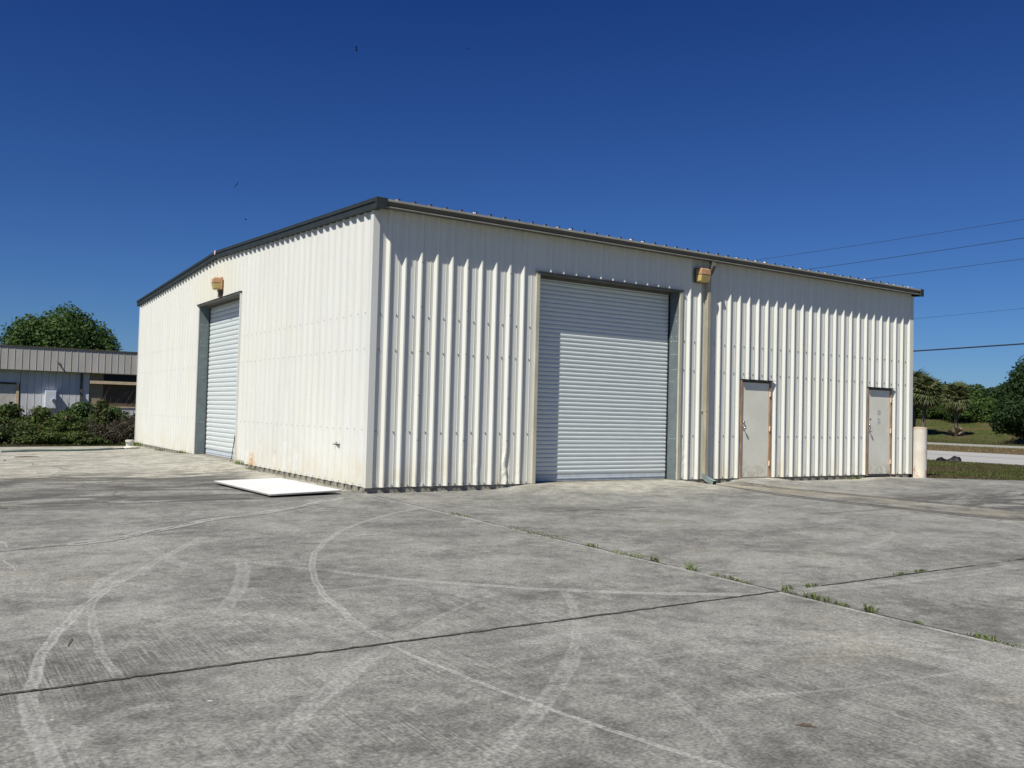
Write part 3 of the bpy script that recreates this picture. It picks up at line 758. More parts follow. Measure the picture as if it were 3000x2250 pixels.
def roll_door(wall, op):
    s0, s1, H = op; rec = .30
    rd = bx(MB(), wall, s0 + .01, s1 - .01, -rec - .05, -rec - .045, 0, H).build('roll_up_door', M['darkgap'], WH)
    me = slat_mesh(wall, s0 + .028, s1 - .028, rec, .135)
    PITCH = PITCHES[wall]; n = int((H - .135) / PITCH) + 1
    for i in range(n): inst('slat', me, rd, (random.uniform(-.003, .003) if wall == 'front' else random.uniform(-.0012, .0012), 0 if wall == 'front' else random.uniform(-.004, .004), i * PITCH))
    mb = bx(MB(), wall, s0 + .03, s1 - .03, -rec - .02, -rec + .008, .004, .128)
    bx(mb, wall, s0 + .03, s1 - .03, -rec + .0, -rec + .020, .052, .062)
    mb.build('bottom_bar', M['bar'], rd)
    for a, b in ((s0 + .002, s0 + .026), (s1 - .026, s1 - .002)):
        bx(MB(), wall, a, b, -rec - .03, -rec + .035, .0, H).build('guide', M['darkgap'] if wall == 'front' else M['darkgap'], rd)
    # jamb lining, head lining
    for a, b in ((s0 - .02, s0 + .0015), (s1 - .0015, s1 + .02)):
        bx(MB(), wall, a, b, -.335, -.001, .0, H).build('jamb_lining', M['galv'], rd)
    bx(MB(), wall, s0 + .003, s1 - .003, -.34, -.001, H - .001, H + .02).build('head_lining', M['flash'], rd)
    mb = MB(); r = random.Random(3)
    bx(mb, wall, s0 + .04, s1 - .04, -rec, -rec + .07, H - .05, H - .003); mb.build('door_hood', M['flash'], rd)
    # rivets on the visible jamb
    mb = MB()
    for z in (2.62, 2.9, 3.0, 3.32, 2.05, 2.3, .85, 3.45):
        for dd in (-.06, -.13, -.2):
            a = place(wall, s1 - .0018 if wall == 'front' else s1 - .0018, dd, z)
            if r.random() < .8:
                if wall == 'front': mb.box(a[0] - .004, a[0], a[1] - .006, a[1] + .006, z - .006, z + .006)
                else: mb.box(a[0] - .006, a[0] + .006, a[1] - .004, a[1], z - .006, z + .006)
    mb.build('rivet', M['foam'], rd)
    return rd
rd1 = roll_door('front', BD); rd2 = roll_door('side', SDR)
# outer trims
def trim(wall, s0, s1, d1, z0, z1, name, mat, par=WH): return bx(MB(), wall, s0, s1, -.002, d1, z0, z1).build(name, mat, par)
trim('front', BD[0] - .075, BD[0] - .003, .042, .0, BD[2] - .005, 'jamb_trim', M['trim'])
def bent_trim():
    mb = MB(); secs = []
    for i in range(17):
        z = BD[2] * i / 16 - (.005 if i == 16 else 0); k_ = math.exp(-((z - .42) / .28) ** 2) * .035
        a, b = BD[1] + .003, BD[1] + .07
        secs.append([place('front', a + k_ * .2, -.002, z), place('front', b + k_, -.002, z), place('front', b + k_, .042 - k_ * .5, z), place('front', a + k_ * .4, .042 - k_ * .3, z)])
    mb.sweep(secs).build('jamb_trim', M['trim'], WH)
bent_trim()
trim('front', BD[0] - .085, BD[1] + .095, .062, BD[2] + .022, BD[2] + .032, 'head_flashing', M['flash'])
trim('front', BD[0] - .08, BD[1] + .08, .050, BD[2] - .012, BD[2] + .0215, 'head_trim', M['flash'])
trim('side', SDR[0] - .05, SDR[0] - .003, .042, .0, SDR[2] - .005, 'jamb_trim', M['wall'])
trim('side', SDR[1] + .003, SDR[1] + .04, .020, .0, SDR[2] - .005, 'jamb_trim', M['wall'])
trim('side', SDR[0] - .07, SDR[1] + .10, .062, SDR[2] + .022, SDR[2] + .034, 'head_flashing', M['cap'])
trim('side', SDR[0] - .05, SDR[1] + .06, .048, SDR[2] - .01, SDR[2] + .0215, 'head_trim', M['flash'])
# loose strip of weatherseal hanging by the side door
MB().tube([(-.05, 7.215, .62), (-.06, 7.225, .45), (-.075, 7.26, .25), (-.08, 7.30, .08), (-.10, 7.34, .0)], .010, 5).build('loose_seal', M['cap'], WH)
# small black bracket on the side wall
mb = MB().box(-.058, -.0, 1.16, 1.36, .658, .672); br_ = mb.build('wall_bracket', M['black'], WH)
mb = MB().tube([(-.052, 1.24, .672), (-.05, 1.23, .715)], .003, 5); mb.tube([(-.052, 1.20, .673), (-.050, 1.22, .71)], .003, 5); mb.build('bracket_wire', M['black'], br_)

# person doors
def entry_door(op, idx):
    x0, x1, H = op
    leaf = bevel(MB().box(x0 + .052, x1 - .068, -.006, .036, .012, H - .045).build('entry_door', M['door'], WH), .003)
    fr = MB().box(x0, x0 + .047, -.030, .08, -.03, H); fr.build('door_frame', M['brown'], leaf)
    MB().box(x1 - .063, x1 - .003, -.030, .08, -.03, H).build('door_frame', M['brown'], leaf)
    MB().box(x0 + .048, x1 - .064, -.030, .08, H - .040, H).build('door_frame', M['conduit'], leaf)  # head piece coloured darker, shade under the drip cap put into its colour
    MB().box(x0 - .01, x1 + .055, -.082, .0, H + .012, H + .020).build('drip_cap', M['cap'], leaf)
    MB().box(x0 - .004, x1 + .004, -.040, .0, H + .001, H + .0115).build('head_strip', M['cap'], leaf)
    for z in (.26, 1.04, 1.82):
        h = bevel(MB().box(x1 - .084, x1 - .046, -.052, -.0305, z, z + .115).build('hinge', M['hinge'], leaf), .004)
    xk = x0 + .105
    k1 = MB().tube([(xk, -.007, 1.10), (xk, -.018, 1.10)], .034, 16); k1.tube([(xk, -.018, 1.10), (xk, -.05, 1.10)], .013, 10)
    k1.tube([(xk, -.045, 1.10), (xk, -.055, 1.10), (xk, -.068, 1.10), (xk, -.082, 1.10), (xk, -.088, 1.10)], [.012, .024, .029, .023, .008], 14)
    k1.build('knob', M['steel'], leaf, smooth=True)
    MB().tube([(xk, -.007, 1.235), (xk, -.022, 1.235), (xk, -.040, 1.235), (xk, -.042, 1.235)], [.028, .026, .021, .004], 14).build('deadbolt', M['steel'], leaf, smooth=True)
    MB().box(x0 + .053, x1 - .07, -.03, .05, -.045 if idx else -.02, .008).build('threshold', M['cap'] if idx else M['found'], leaf)
    if idx:
        MB().box(x0 + .125, x0 + .185, -.0085, -.0065, 1.365, 1.395).build('black_sticker', M['cap'], leaf)
        MB().box(x0 + .43, x0 + .57, -.0085, -.0065, 1.27, 1.40).build('paper_residue', simple('pale_blue_paper_residue', (.56, .57, .60), .8, .1, .12, 30), leaf)
        MB().box(x0 + .46, x0 + .52, -.0095, -.0087, 1.392, 1.404).build('tape_mark', M['galv'], leaf)
        MB().box(x0 + .47, x0 + .54, -.0095, -.0087, 1.31, 1.318).build('tape_mark', M['galv'], leaf)
        sm_ = MB().tube([(x0 + .51, -.0064, 1.56), (x0 + .51, -.0078, 1.56)], .07, 18); o_ = sm_.build('smudge', simple('grey_smudge', (.47, .47, .45), .8, .1, .1, 20), leaf)
    return leaf
entry_door(D1, 0); entry_door(D2, 1)

# screws, joined
mb = MB(); r = random.Random(8)
def scr(wall, s_, d, z, a=.0085):
    p = place(wall, s_, d, z)
    if wall == 'front': mb.box(p[0] - a, p[0] + a, p[1] - .014, p[1] + .001, z - a, z + a)
    else: mb.box(p[0] - .007, p[0] + .001, p[1] - a, p[1] + a, z - a, z + a)
for n in range(50):
    c = n * FT - .03 + .172
    for z in (.03, .93, 2.305, 2.91):
        if BD[0] - .1 < c < BD[1] + .1 : continue
        if z < 2.2 and (D1[0] < c < D1[1] or D2[0] < c < D2[1]): continue
        if 7.64 < c < 7.85 or c > W - .05: continue
        scr('front', c + r.uniform(-.006, .006), .0035, z + r.uniform(-.006, .006))
        if z == .03: scr('front', c - .115, .002, .035)
for n in range(0, 60):
    c = n * FT + .02 - .07
    if c < .05: continue
    for z in (.03, .95, 2.312, 2.922):
        if SDR[0] - .1 < c < SDR[1] + .1 : continue
        scr('side', c, .0035, z + r.uniform(-.006, .006), .007)
for n in range(3, 50, 3):
    for z in (.79, 1.552, 2.315, 3.08, 3.845):
        c = n * FT - .03 + .031
        if BD[0] - .1 < c < BD[1] + .1: continue
        if z < 2.2 and (D1[0] < c < D1[1] or D2[0] < c < D2[1]): continue
        scr('front', c, .018, z); scr('front', n * FT - .03, .038, z + .008, .005)
for n in range(3, 60, 3):
    for z in (.79, 1.554, 2.315, 3.08, 3.845, 4.6):
        c = n * FT + .02
        if SDR[0] - .1 < c < SDR[1] + .1 and z < 4: continue
        if z > STOP(c) - .2: continue
        scr('side', c - .01, .038, z, .007)
o = mb.build('panel_screws', M['screw'], WH); o['kind'] = 'stuff'

# wall lamps
def wall_light(wall, s0, label):
    L = thing('wall_light', label, 'wall lamp', place(wall, s0 + .16, 0, 4.16))
    z0 = 4.165
    bevel(bx(MB(), wall, s0, s0 + .33, .040, .085, z0, z0 + .315).build('back_plate', M['conduit'] if wall == 'front' else M['rustlamp'], L), .012)
    def ring(z, a0, a1, d): return [place(wall, a0, .0855, z), place(wall, a1, .0855, z), place(wall, a1 - .015, d, z), place(wall, a0 + .015, d, z)]
    ins = .02
    MB().sweep([ring(z0 + .172, s0 + ins, s0 + .31, .245), ring(z0 + .275, s0 + ins + .006, s0 + .304, .235), ring(z0 + .300, s0 + ins + .02, s0 + .29, .205)]).build('housing', M['rustlamp'], L)
    MB().sweep([ring(z0 + .158, s0 + ins + .004, s0 + .306, .238), ring(z0 + .171, s0 + ins + .004, s0 + .306, .238)]).build('gasket', M['conduit'], L)
    MB().sweep([ring(z0 + .008, s0 + ins + .03, s0 + .285, .185), ring(z0 + .03, s0 + ins + .01, s0 + .30, .215), ring(z0 + .157, s0 + ins, s0 + .308, .240)]).build('lens', M['lens'], L)
    if wall == 'side':
        bx(MB(), wall, s0 + .10, s0 + .175, .005, .105, 3.985, z0 - .001).build('conduit', M['conduit'], L)
        bx(MB(), wall, s0 + .08, s0 + .195, .0, .12, 4.125, 4.16).build('conduit_box', M['conduit'], L)
    else:
        bx(MB(), wall, s0 + .12, s0 + .21, .0, .0395, z0 + .05, z0 + .2).build('mount', M['conduit'], L)
wall_light('front', 7.37, 'rusty orange wall lamp with yellow lens beside the downspout above the big roll door')
wall_light('side', 8.68, 'rusty orange wall lamp on a short conduit above the narrow-looking gable roll door')

# ------------------------------------------------------------------ bollard, board, small things
BX, BY = 15.70, -.03
def lathe(cx, cy, prof, n=28):
    mb = MB(); m_ = len(prof)
    for r_, z in prof:
        for j in range(n): a = 2 * math.pi * j / n; mb.v.append((cx + r_ * math.cos(a), cy + r_ * math.sin(a), z))
    for i in range(m_ - 1):
        for j in range(n): mb.f.append((i * n + j, i * n + (j + 1) % n, (i + 1) * n + (j + 1) % n, (i + 1) * n + j))
    mb.f.append(tuple(range((m_ - 1) * n, m_ * n))); return mb
o = lathe(BX, BY, [(.19, -.3), (.19, 1.165), (.194, 1.17), (.194, 1.185), (.185, 1.195), (.12, 1.215), (.02, 1.222)]).build('bollard', M['bollard'], org=(BX, BY, -.1), smooth=True)
o.location = (BX, BY, -.1); tag(o, 'cream painted round steel bollard with rust stains at the warehouse corner', 'bollard')
bevel(o, .004)

# white sheet lying by the corner, propped slightly
zc_ = [(-1.77, 2.61, -.075), (-1.63, -.02, -.085), (-.43, .04, -.055), (-.48, 2.81, -.06)]
B = thing('white_board', 'flat white painted sheet lying on the concrete beside the warehouse corner', 'board', (-1.1, 1.3, -.1))
mb = MB().hexa([(a, b, c) for a, b, c in zc_] + [(a, b, c + .022) for a, b, c in zc_]); mb.build('sheet', M['boardedge'], B)
def inset(t, z): cx = sum(p[0] for p in zc_) / 4; cy = sum(p[1] for p in zc_) / 4; return [(cx + (a - cx) * t, cy + (b - cy) * t, c + z) for a, b, c in zc_]
MB().hexa(inset(.997, .0225) + inset(.995, .0265)).build('painted_face', M['boardface'], B)

# bucket at the far corner
cx, cy = -.42, 17.25; z0 = gz(cx, cy)
Bk = thing('plastic_bucket', 'squashed chalky white plastic bucket at the far foot of the gable wall', 'bucket', (cx, cy, z0))
mb = MB()
prof = [(.095, 0), (.10, .02), (.112, .17), (.122, .175), (.122, .195), (.112, .20)]
for r_, z in prof:
    for j in range(18):
        a = 2 * math.pi * j / 18; sq = 1 + .12 * math.cos(2 * a); mb.v.append((cx + r_ * sq * math.cos(a), cy + r_ * math.sin(a), z0 + z * (1 + .10 * math.sin(a))))
for i in range(5):
    for j in range(18): mb.f.append((i * 18 + j, i * 18 + (j + 1) % 18, (i + 1) * 18 + (j + 1) % 18, (i + 1) * 18 + j))
mb.f.append(tuple(range(17, -1, -1))); mb.build('tub', M['bucket'], Bk, smooth=True)
mb = MB().tube([(cx - .115, cy - .06, z0 + .17), (cx - .10, cy - .13, z0 + .10), (cx, cy - .145, z0 + .085), (cx + .09, cy - .12, z0 + .10), (cx + .12, cy - .05, z0 + .17)], .006, 6); mb.build('handle', M['cap'], Bk)
lathe(cx, cy, [(.125, z0 + .205), (.128, z0 + .215), (.11, z0 + .222), (.02, z0 + .225)], 18).build('lid', M['bucket'], Bk, smooth=True)
# hose with a white end
P_ = [(-4.2, 14.6), (-3.6, 14.95), (-3.0, 15.0), (-2.3, 14.9), (-1.7, 15.15), (-1.2, 15.55), (-.85, 15.8)]
H_ = thing('garden_hose', 'dark green hose lying across the yard near the bucket', 'hose', (-2.5, 15, gz(-2.5, 15)))
MB().tube([(a, b, gz(a, b) + .02) for a, b in P_], .02, 8).build('hose_line', M['hose'], H_, smooth=True)
MB().tube([(a, b + .18 + .05 * math.sin(a * 3), gz(a, b) + .02) for a, b in P_[:-1]], .025, 8).build('hose_loop', M['hose'], H_, smooth=True)
MB().tube([(-.85, 15.8, gz(-.8, 15.8) + .035), (-.35, 16.1, gz(-.3, 16) + .04)], .04, 8).build('white_end', M['bucket'], H_, smooth=True)

# twigs, curled leaf, paint chips
def on(a, b, c=.004): return (a, b, gz(a, b) + c)
t_ = thing('dry_twig', 'brown folded dry twig lying alone near the front of the slab', 'twig', on(-2.6, -10.84))
MB().tube([on(-2.645, -10.80, .004), on(-2.62, -10.825, .006), on(-2.59, -10.85, .006), on(-2.572, -10.868, .004)], [.0012, .0026, .0024, .001], 6).build('stem', M['twig'], t_)
MB().tube([on(-2.645, -10.798, .005), on(-2.60, -10.812, .008), on(-2.572, -10.835, .006)], [.0012, .0026, .001], 6).build('stem', M['twig'], t_)
t_ = thing('thin_stick', 'short dark curved stick on the slab among pale tyre scuffs', 'stick', on(-5.45, -7.66))
MB().tube([on(-5.475, -7.76), on(-5.46, -7.70, .008), on(-5.44, -7.63, .01), on(-5.425, -7.56, .005)], [.0015, .003, .003, .001], 6).build('stem', M['twig'], t_)
t_ = thing('long_stick', 'dark stick lying in the far yard joint away from the gable wall', 'stick', on(-4.0, 12.0))
MB().tube([on(-4.1, 12.1, .01), on(-3.9, 12.0, .02), on(-3.55, 12.1, .01)], [.01, .015, .006], 6).build('stem', M['twig'], t_)
for (x, y, a), lb in (((-5.01, -9.12, .014), 'white paint chip on the slab below the dark joint'), ((-5.71, -9.05, .009), 'tiny white paint chip beside the outermost curved scuff'), ((-5.213, -9.12, .007), 'smallest white chip between two other chips on the slab')):
    z = gz(x, y)
    o = MB().hexa([(x - a, y - a * .5, z + .001), (x + a, y - a * .6, z + .001), (x + a * .8, y + a * .5, z + .001), (x - a * .7, y + a * .6, z + .001), (x - a * .9, y - a * .5, z + .005), (x + a * .9, y - a * .5, z + .004), (x + a * .7, y + a * .4, z + .004), (x - a * .6, y + a * .5, z + .005)]).build('paint_chip', M['chip'], org=(x, y, z)); o.location = (x, y, z)
    tag(o, lb, 'paint chip', 'white paint chips on the slab')

# scrap of tyre on the verge
cx, cy, z0 = 29.0, 6.9, -.19
t_ = thing('tyre_scrap', 'crumpled black scrap of tyre on the grass at the road edge', 'tyre scrap', (cx, cy, z0))
mb = MB(); nu, nv = 14, 7
dirx = Vector((.555, -.83, 0)); diry = Vector((.83, .555, 0))
for i in range(nu):
    u = i / (nu - 1)
    for j in range(nv):
        v = j / (nv - 1)
        h = (.07 + .13 * sm((u - .3) * 2) * (1 - sm((u - .93) * 12))) * math.sin(math.pi * v) + .02 + .03 * math.sin(u * 17 + v * 5) * math.sin(math.pi * v) - .05 * math.exp(-((u - .36) / .06) ** 2)
        p = Vector((cx, cy, z0)) + dirx * (u - .5) * .85 + diry * (v - .5) * (.35 + .1 * math.sin(u * 9)) + Vector((0, 0, max(.0, h)))
        mb.v.append(tuple(p))
mb.f = [(i * nv + j, i * nv + j + 1, (i + 1) * nv + j + 1, (i + 1) * nv + j) for i in range(nu - 1) for j in range(nv - 1)]
mb.build('tread', M['black'], t_, smooth=True)
MB().tube([tuple(Vector((cx, cy, z0)) + dirx * a + diry * b + Vector((0, 0, c))) for a, b, c in ((-.52, -.08, .02), (-.42, -.1, .10), (-.3, -.05, .13), (-.2, -.1, .06))], [.02, .045, .05, .03], 7).build('bead', M['black'], t_, smooth=True)

# birds, wheeling far off
def vulture(p, span, bank, head, label):
    mb = MB(); e = span / 2
    mb.tube([(0, -.32, 0), (0, -.15, .0), (0, .1, 0), (0, .28, .02), (0, .38, .0)], [.05, .10, .11, .05, .03], 8)
    for s_ in (-1, 1):
        mb.add([(0, .18, .03), (s_ * e * .45, .26, .16), (s_ * e * .8, .14, .22), (s_ * e, -.06, .26), (s_ * e * .86, -.16, .23), (s_ * e * .45, -.2, .15), (0, -.16, .03)], [(0, 1, 5, 6), (1, 2, 4, 5), (2, 3, 4)])
        mb.add([(0, .18, .05), (s_ * e * .45, .26, .18), (s_ * e * .8, .14, .24), (s_ * e, -.06, .27), (s_ * e * .86, -.16, .25), (s_ * e * .45, -.2, .17), (0, -.16, .05)], [(0, 6, 5, 1), (1, 5, 4, 2), (2, 4, 3)])
    mb.add([(-.05, -.28, 0), (.05, -.28, 0), (.12, -.58, 0), (-.12, -.58, 0)], [(0, 1, 2, 3)])
    o = mb.build('vulture', M['bird']); o.location = p; o.rotation_euler = (0.2, bank, head); tag(o, label, 'bird', 'vultures circling in the sky')
vulture((112.3, 263.2, 121.7), 2.3, .7, 1.0, 'black vulture banking high in the sky with one wing raised')
vulture((143.2, 242.5, 122.7), 2.3, .1, -.45, 'black vulture seen end-on as a dot high above the roof corner')
vulture((80.9, 285.9, 75.3), 2.5, -.8, -.9, 'black vulture gliding tilted, higher of the two above the gable ridge')
vulture((83.9, 284.4, 63.8), 2.0, -.1, .9, 'black vulture gliding level, closest to the gable roof')

# overhead wires, parallel with the road
def wire(x, pts, r, label):
    (y0, z0), (y1, z1) = pts; mb = MB(); P = []
    sl = (z1 - z0) / (y1 - y0)
    for i in range(41):
        y = -60 + 180 * i / 40; t = (y - (y0 + y1) / 2); P.append((x, y, z0 + sl * (y - y0) + .00045 * (t * t - ((y1 - y0) / 2) ** 2)))
    o = mb.tube(P, r, 6).build('overhead_wire', M['wire'], org=(x, 0, 0)); o.location = (x, 0, 0)
    tag(o, label, 'wire', 'overhead wires along the road')
wire(45, ((29.5, 13.05), (12.07, 12.90)), .012, 'topmost thin overhead wire above the far roof edge')
wire(45, ((26.8, 11.84), (12.07, 11.85)), .016, 'second overhead wire from the top, sagging over the roof edge')
wire(45, ((22.2, 10.66), (12.05, 10.68)), .013, 'third overhead wire from the top, meeting the gutter line')
wire(45, ((18.7, 7.80), (12.04, 7.90)), .008, 'faint thin overhead wire just above the thick cable')
wire(45, ((18.7, 5.80), (12.03, 5.92)), .045, 'thick black overhead cable, lowest of the wires')

# ------------------------------------------------------------------ foliage
def leaf_cloud(lobes, n, size, seed, flat=.0, shell=.55, droop=0.):
    """n leaf quads through a union of ellipsoids (cx,cy,cz,rx,ry,rz)"""
    rg = np.random.default_rng(seed); L = np.array(lobes, float)
    vol = (L[:, 3] * L[:, 4] + L[:, 4] * L[:, 5] + L[:, 3] * L[:, 5]); idx = rg.choice(len(L), n, p=vol / vol.sum())
    d = rg.normal(size=(n, 3)); d /= np.linalg.norm(d, axis=1)[:, None]
    rr = shell + (1 - shell) * rg.random(n) ** .6
    rr *= 1 + .09 * np.clip(rg.normal(size=n), -3, 1.6)
    c = L[idx, :3] + d * L[idx, 3:] * rr[:, None]
    nn = d * .9 + rg.normal(size=(n, 3)) * .75 + np.array([0, 0, .35]); nn /= np.linalg.norm(nn, axis=1)[:, None]
    a = np.cross(nn, rg.normal(size=(n, 3))); a /= np.linalg.norm(a, axis=1)[:, None]; b = np.cross(nn, a)
    s = size * (.55 + .9 * rg.random(n))[:, None]
    v = np.stack([c - a * s, c - b * s * .55 + nn * s * .12, c + a * s, c + b * s * .55 + nn * s * .12], 1).reshape(-1, 3)
    mb = MB(); mb.v = [tuple(p) for p in v.tolist()]; mb.f = [(4 * i, 4 * i + 1, 4 * i + 2, 4 * i + 3) for i in range(n)]
    return mb
def lobes_for(cx, cy, cz, rx, ry, rz, n, seed, sub=.42):
    r = random.Random(seed); out = [(cx, cy, cz, rx * .7, ry * .7, rz * .7)]
    for i in range(n):
        a = r.uniform(0, 2 * math.pi); e = math.asin(r.uniform(-.45, 1)); k_ = r.uniform(.62, .86); s_ = r.uniform(.6, 1.15) * sub
        out.append((cx + rx * k_ * math.cos(a) * math.cos(e), cy + ry * k_ * math.sin(a) * math.cos(e), cz + rz * k_ * math.sin(e), rx * s_, ry * s_, rz * s_))
    return out
def tree(name, label, base, H, cz, rx, ry, rz, n, size, seed, mat, nl=26, trunk=.3, group=None):
    x, y, z = base; T = thing(name, label, 'tree', base, group)
    mb = MB().tube([(x, y, z - .2), (x + .1, y, z + cz * .35), (x, y + .1, z + cz * .8)], [trunk * 1.25, trunk, trunk * .7], 9); tr = mb.build('trunk', M['bark'], T, smooth=True)
    r = random.Random(seed); mb = MB()
    for i in range(9):
        a = 2 * math.pi * i / 9 + r.uniform(-.3, .3); e = r.uniform(.2, 1.1); l = .8
        q = (x + rx * l * math.cos(a) * math.cos(e), y + ry * l * math.sin(a) * math.cos(e), z + cz + rz * l * math.sin(e) * .8)
        mid = ((x + q[0]) / 2, (y + q[1]) / 2, z + cz * .62 + (q[2] - z - cz) * .3)
        mb.tube([(x, y, z + cz * .35), mid, q], [trunk * .5, trunk * .3, trunk * .08], 6)
    mb.build('limbs', M['bark'], T, smooth=True)
    leaf_cloud(lobes_for(x, y, z + cz, rx, ry, rz, nl, seed), n, size, seed).build('crown', mat, T)
    return T
tree('broad_tree', 'big round dark green tree rising behind the low metal building', (3.15, 64, -.2), 9.3, 4.75, 3.95, 3.9, 3.6, 36000, .125, 11, M['oak2'], 44, .4)
tree('oak_tree', 'large dark oak at the road bend filling the picture edge', (73.5, 22.6, -.1), 8, 4.3, 4.7, 4.8, 3.9, 42000, .135, 21, M['oak'], 46, .35)
tree('oak_tree', 'smaller dark oak spreading low in front of the large one', (69.5, 24.1, -.15), 5, 1.9, 2.2, 2.2, 2.2, 17000, .11, 22, M['oak'], 26, .2)
tree('small_tree', 'bright green young tree tucked between the dark oaks', (67.6, 22.0, -.15), 4, 1.6, 1.5, 1.5, 1.8, 9000, .10, 23, M['oak2'], 12, .15)
for i, (x, y, h, rx, lb) in enumerate(((104, 48.2, 5.2, 3.6, 'dark rounded tree on the far mound next to the oaks'), (108, 54.6, 5.6, 3.6, 'dark tree on the far mound between the two palm clumps'), (109, 60.5, 5.4, 4.2, 'dark tree on the far mound behind the palm pair'), (101, 41.5, 5.0, 3.6, 'far mound tree half hidden by the large oak'))):
    tree('mound_tree', lb, (x, y, terr(x, y) - .1), h, h * .50, rx, rx, h * .42, 11000, .17, 40 + i, M['oak'] if i % 2 else M['oak2'], 14, .2, 'trees on the far mound')
for i, (x, y, h, rx, lb) in enumerate(((100, 52.4, 2.2, 2.2, 'low green shrub on the mound left of the lone palm'), (100, 48.4, 2.4, 2.4, 'low green shrub on the mound behind the lone palm trunk'), (97.5, 44.8, 2.5, 2.4, 'leafy shrub at the foot of the far mound tree'), (94.5, 41.2, 2.6, 2.6, 'leafy shrub where the mound meets the dark oaks'), (100, 57.2, 2.4, 2.6, 'low green shrub on the mound behind the palm pair'))):
    T = thing('mound_shrub', lb, 'shrub', (x, y, terr(x, y)), 'shrubs along the far mound')
    z = terr(x, y)
    leaf_cloud(lobes_for(x, y, z + h * .42, rx * 1.35, rx * 1.35, h * .66, 16, 60 + i, .45), 8500, .13, 60 + i).build('foliage', M['shrub'], T)
    MB().tube([(x, y, z - .1), (x, y, z + h * .5)], [.08, .04], 6).build('stem', M['bark'], T)

o = leaf_cloud([(105 + 1.5 * math.sin(i), 26 + i * 2.6, 2.75, 2.4, 2.4, 1.5 + .4 * math.sin(i * 2.3)) for i in range(19)], 26000, .16, 91).build('undergrowth', M['shrub'])
o['kind'] = 'stuff'; o['label'] = 'dark undergrowth along the crest of the far mound'; o['category'] = 'undergrowth'

# palms
def frond_mesh(mat, ln, seed, name='frond'):
    r = random.Random(seed); mb = MB()
    pet = ln * .45
    mb.tube([(0, 0, 0), (pet * .5, 0, .06), (pet, 0, .04)], [.035, .025, .018], 4)
    for i in range(17):
        a = math.radians(-105 + 210 * i / 16 + r.uniform(-4, 4)); l = ln * .62 * (.75 + .25 * math.cos(a * .6)) * r.uniform(.85, 1.08)
        d = Vector((math.cos(a), math.sin(a), .05)); n = Vector((-d.y, d.x, 0)) * .06
        b = Vector((pet, 0, .04)); m_ = b + d * l * .6 + Vector((0, 0, -.03)); t = b + d * l + Vector((0, 0, -l * .38 - r.uniform(0, .1)))
        mb.add([tuple(b), tuple(m_ - n * 1.3), tuple(t), tuple(m_ + n * 1.3)], [(0, 1, 3), (1, 2, 3)])
    return mb.mesh(name, mat)
FG = [frond_mesh(M['frond'], 1.9, i) for i in range(3)]; FDm = [frond_mesh(M['deadfrond'], 1.45, 10 + i, 'dead_frond') for i in range(2)]
def palm(base, H, label, seed, skirt=12, sc=1., lean=(0, 0)):
    x, y, z = base; r = random.Random(seed); P = thing('palm_tree', label, 'palm tree', base, 'palms across the road')
    top = (x + lean[0], y + lean[1], z + H)
    mb = MB().tube([(x, y, z - .2), (x, y, z + .25), (x + lean[0] * .4, y + lean[1] * .4, z + H * .5), top], [.27, .21, .18, .22], 10); mb.build('trunk', M['palmbark'], P, smooth=True)
    lt = Vector(top) - Vector(base)
    for i in range(46):
        a = i * 2.399 + r.uniform(-.2, .2); t = i / 45; pitch = 1.35 - 1.95 * t + r.uniform(-.12, .12)
        o = inst('frond', FG[i % 3], P, tuple(lt + Vector((0, 0, .25 - .5 * t))), (r.uniform(-.25, .25), -pitch, a)); s_ = sc * r.uniform(.85, 1.1); o.scale = (s_,) * 3
    for i in range(skirt):
        a = i * 2.399 + 1; o = inst('dead_frond', FDm[i % 2], P, tuple(lt + Vector((0, 0, -.25))), (r.uniform(-.3, .3), r.uniform(.75, 1.25), a)); s_ = sc * r.uniform(.8, 1.05); o.scale = (s_,) * 3
    return P
palm((79, 35.45, terr(79, 35.4)), 3.55, 'lone sabal palm with hanging dead fronds on the grass across the road', 5, 18, .84)
palm((79, 40.0, terr(79, 40)), 4.6, 'taller palm of the pair nearest the warehouse edge', 6, 8, 1.05, (.35, 0))
palm((78, 38.35, terr(78, 38.3)), 4.25, 'palm of the pair with the trunk just over the bollard', 7, 14, 1.0, (.1, -.25))
# tan dead growth round the foot of the lone palm
T = thing('dead_palm_growth', 'tan dried fronds bunched at the foot of the lone palm', 'dead fronds', (79, 35.45, terr(79, 35.4)))
r = random.Random(9)
for i in range(16):
    o = inst('dead_frond', FDm[i % 2], T, (r.uniform(-.15, .15), r.uniform(-.2, .2), .1), (r.uniform(-.3, .3), -r.uniform(.7, 1.5), i * 2.4)); o.scale = (.62,) * 3

# hedge of separate bushes beyond the yard
def bush(cx, cy, h, rx, ry, n, size, seed, mat, label, cat='bush', stems=8):
    z = terr(cx, cy) + .0; T = thing('leafy_bush' if mat is not M['dryleaf'] else 'dry_bush', label, cat, (cx, cy, z), 'bushes between the yard and the low building')
    leaf_cloud(lobes_for(cx, cy, z + h * .42, rx, ry, h * .52, 12, seed, .42), n, size, seed, shell=.4).build('foliage', mat, T)
    r = random.Random(seed); mb = MB()
    for i in range(stems):
        a = r.uniform(0, 6.28); q = r.uniform(.3, 1.0); hh = r.uniform(.8, 1.12)
        mb.tube([(cx + r.uniform(-.2, .2), cy + r.uniform(-.2, .2), z - .05), (cx + rx * q * .6 * math.cos(a), cy + ry * q * .6 * math.sin(a), z + h * .6), (cx + rx * q * math.cos(a), cy + ry * q * math.sin(a), z + h * hh)], [.022, .014, .005], 5)
    mb.build('stems', M['bark'], T)
    return T
BL = M['bushleaf']
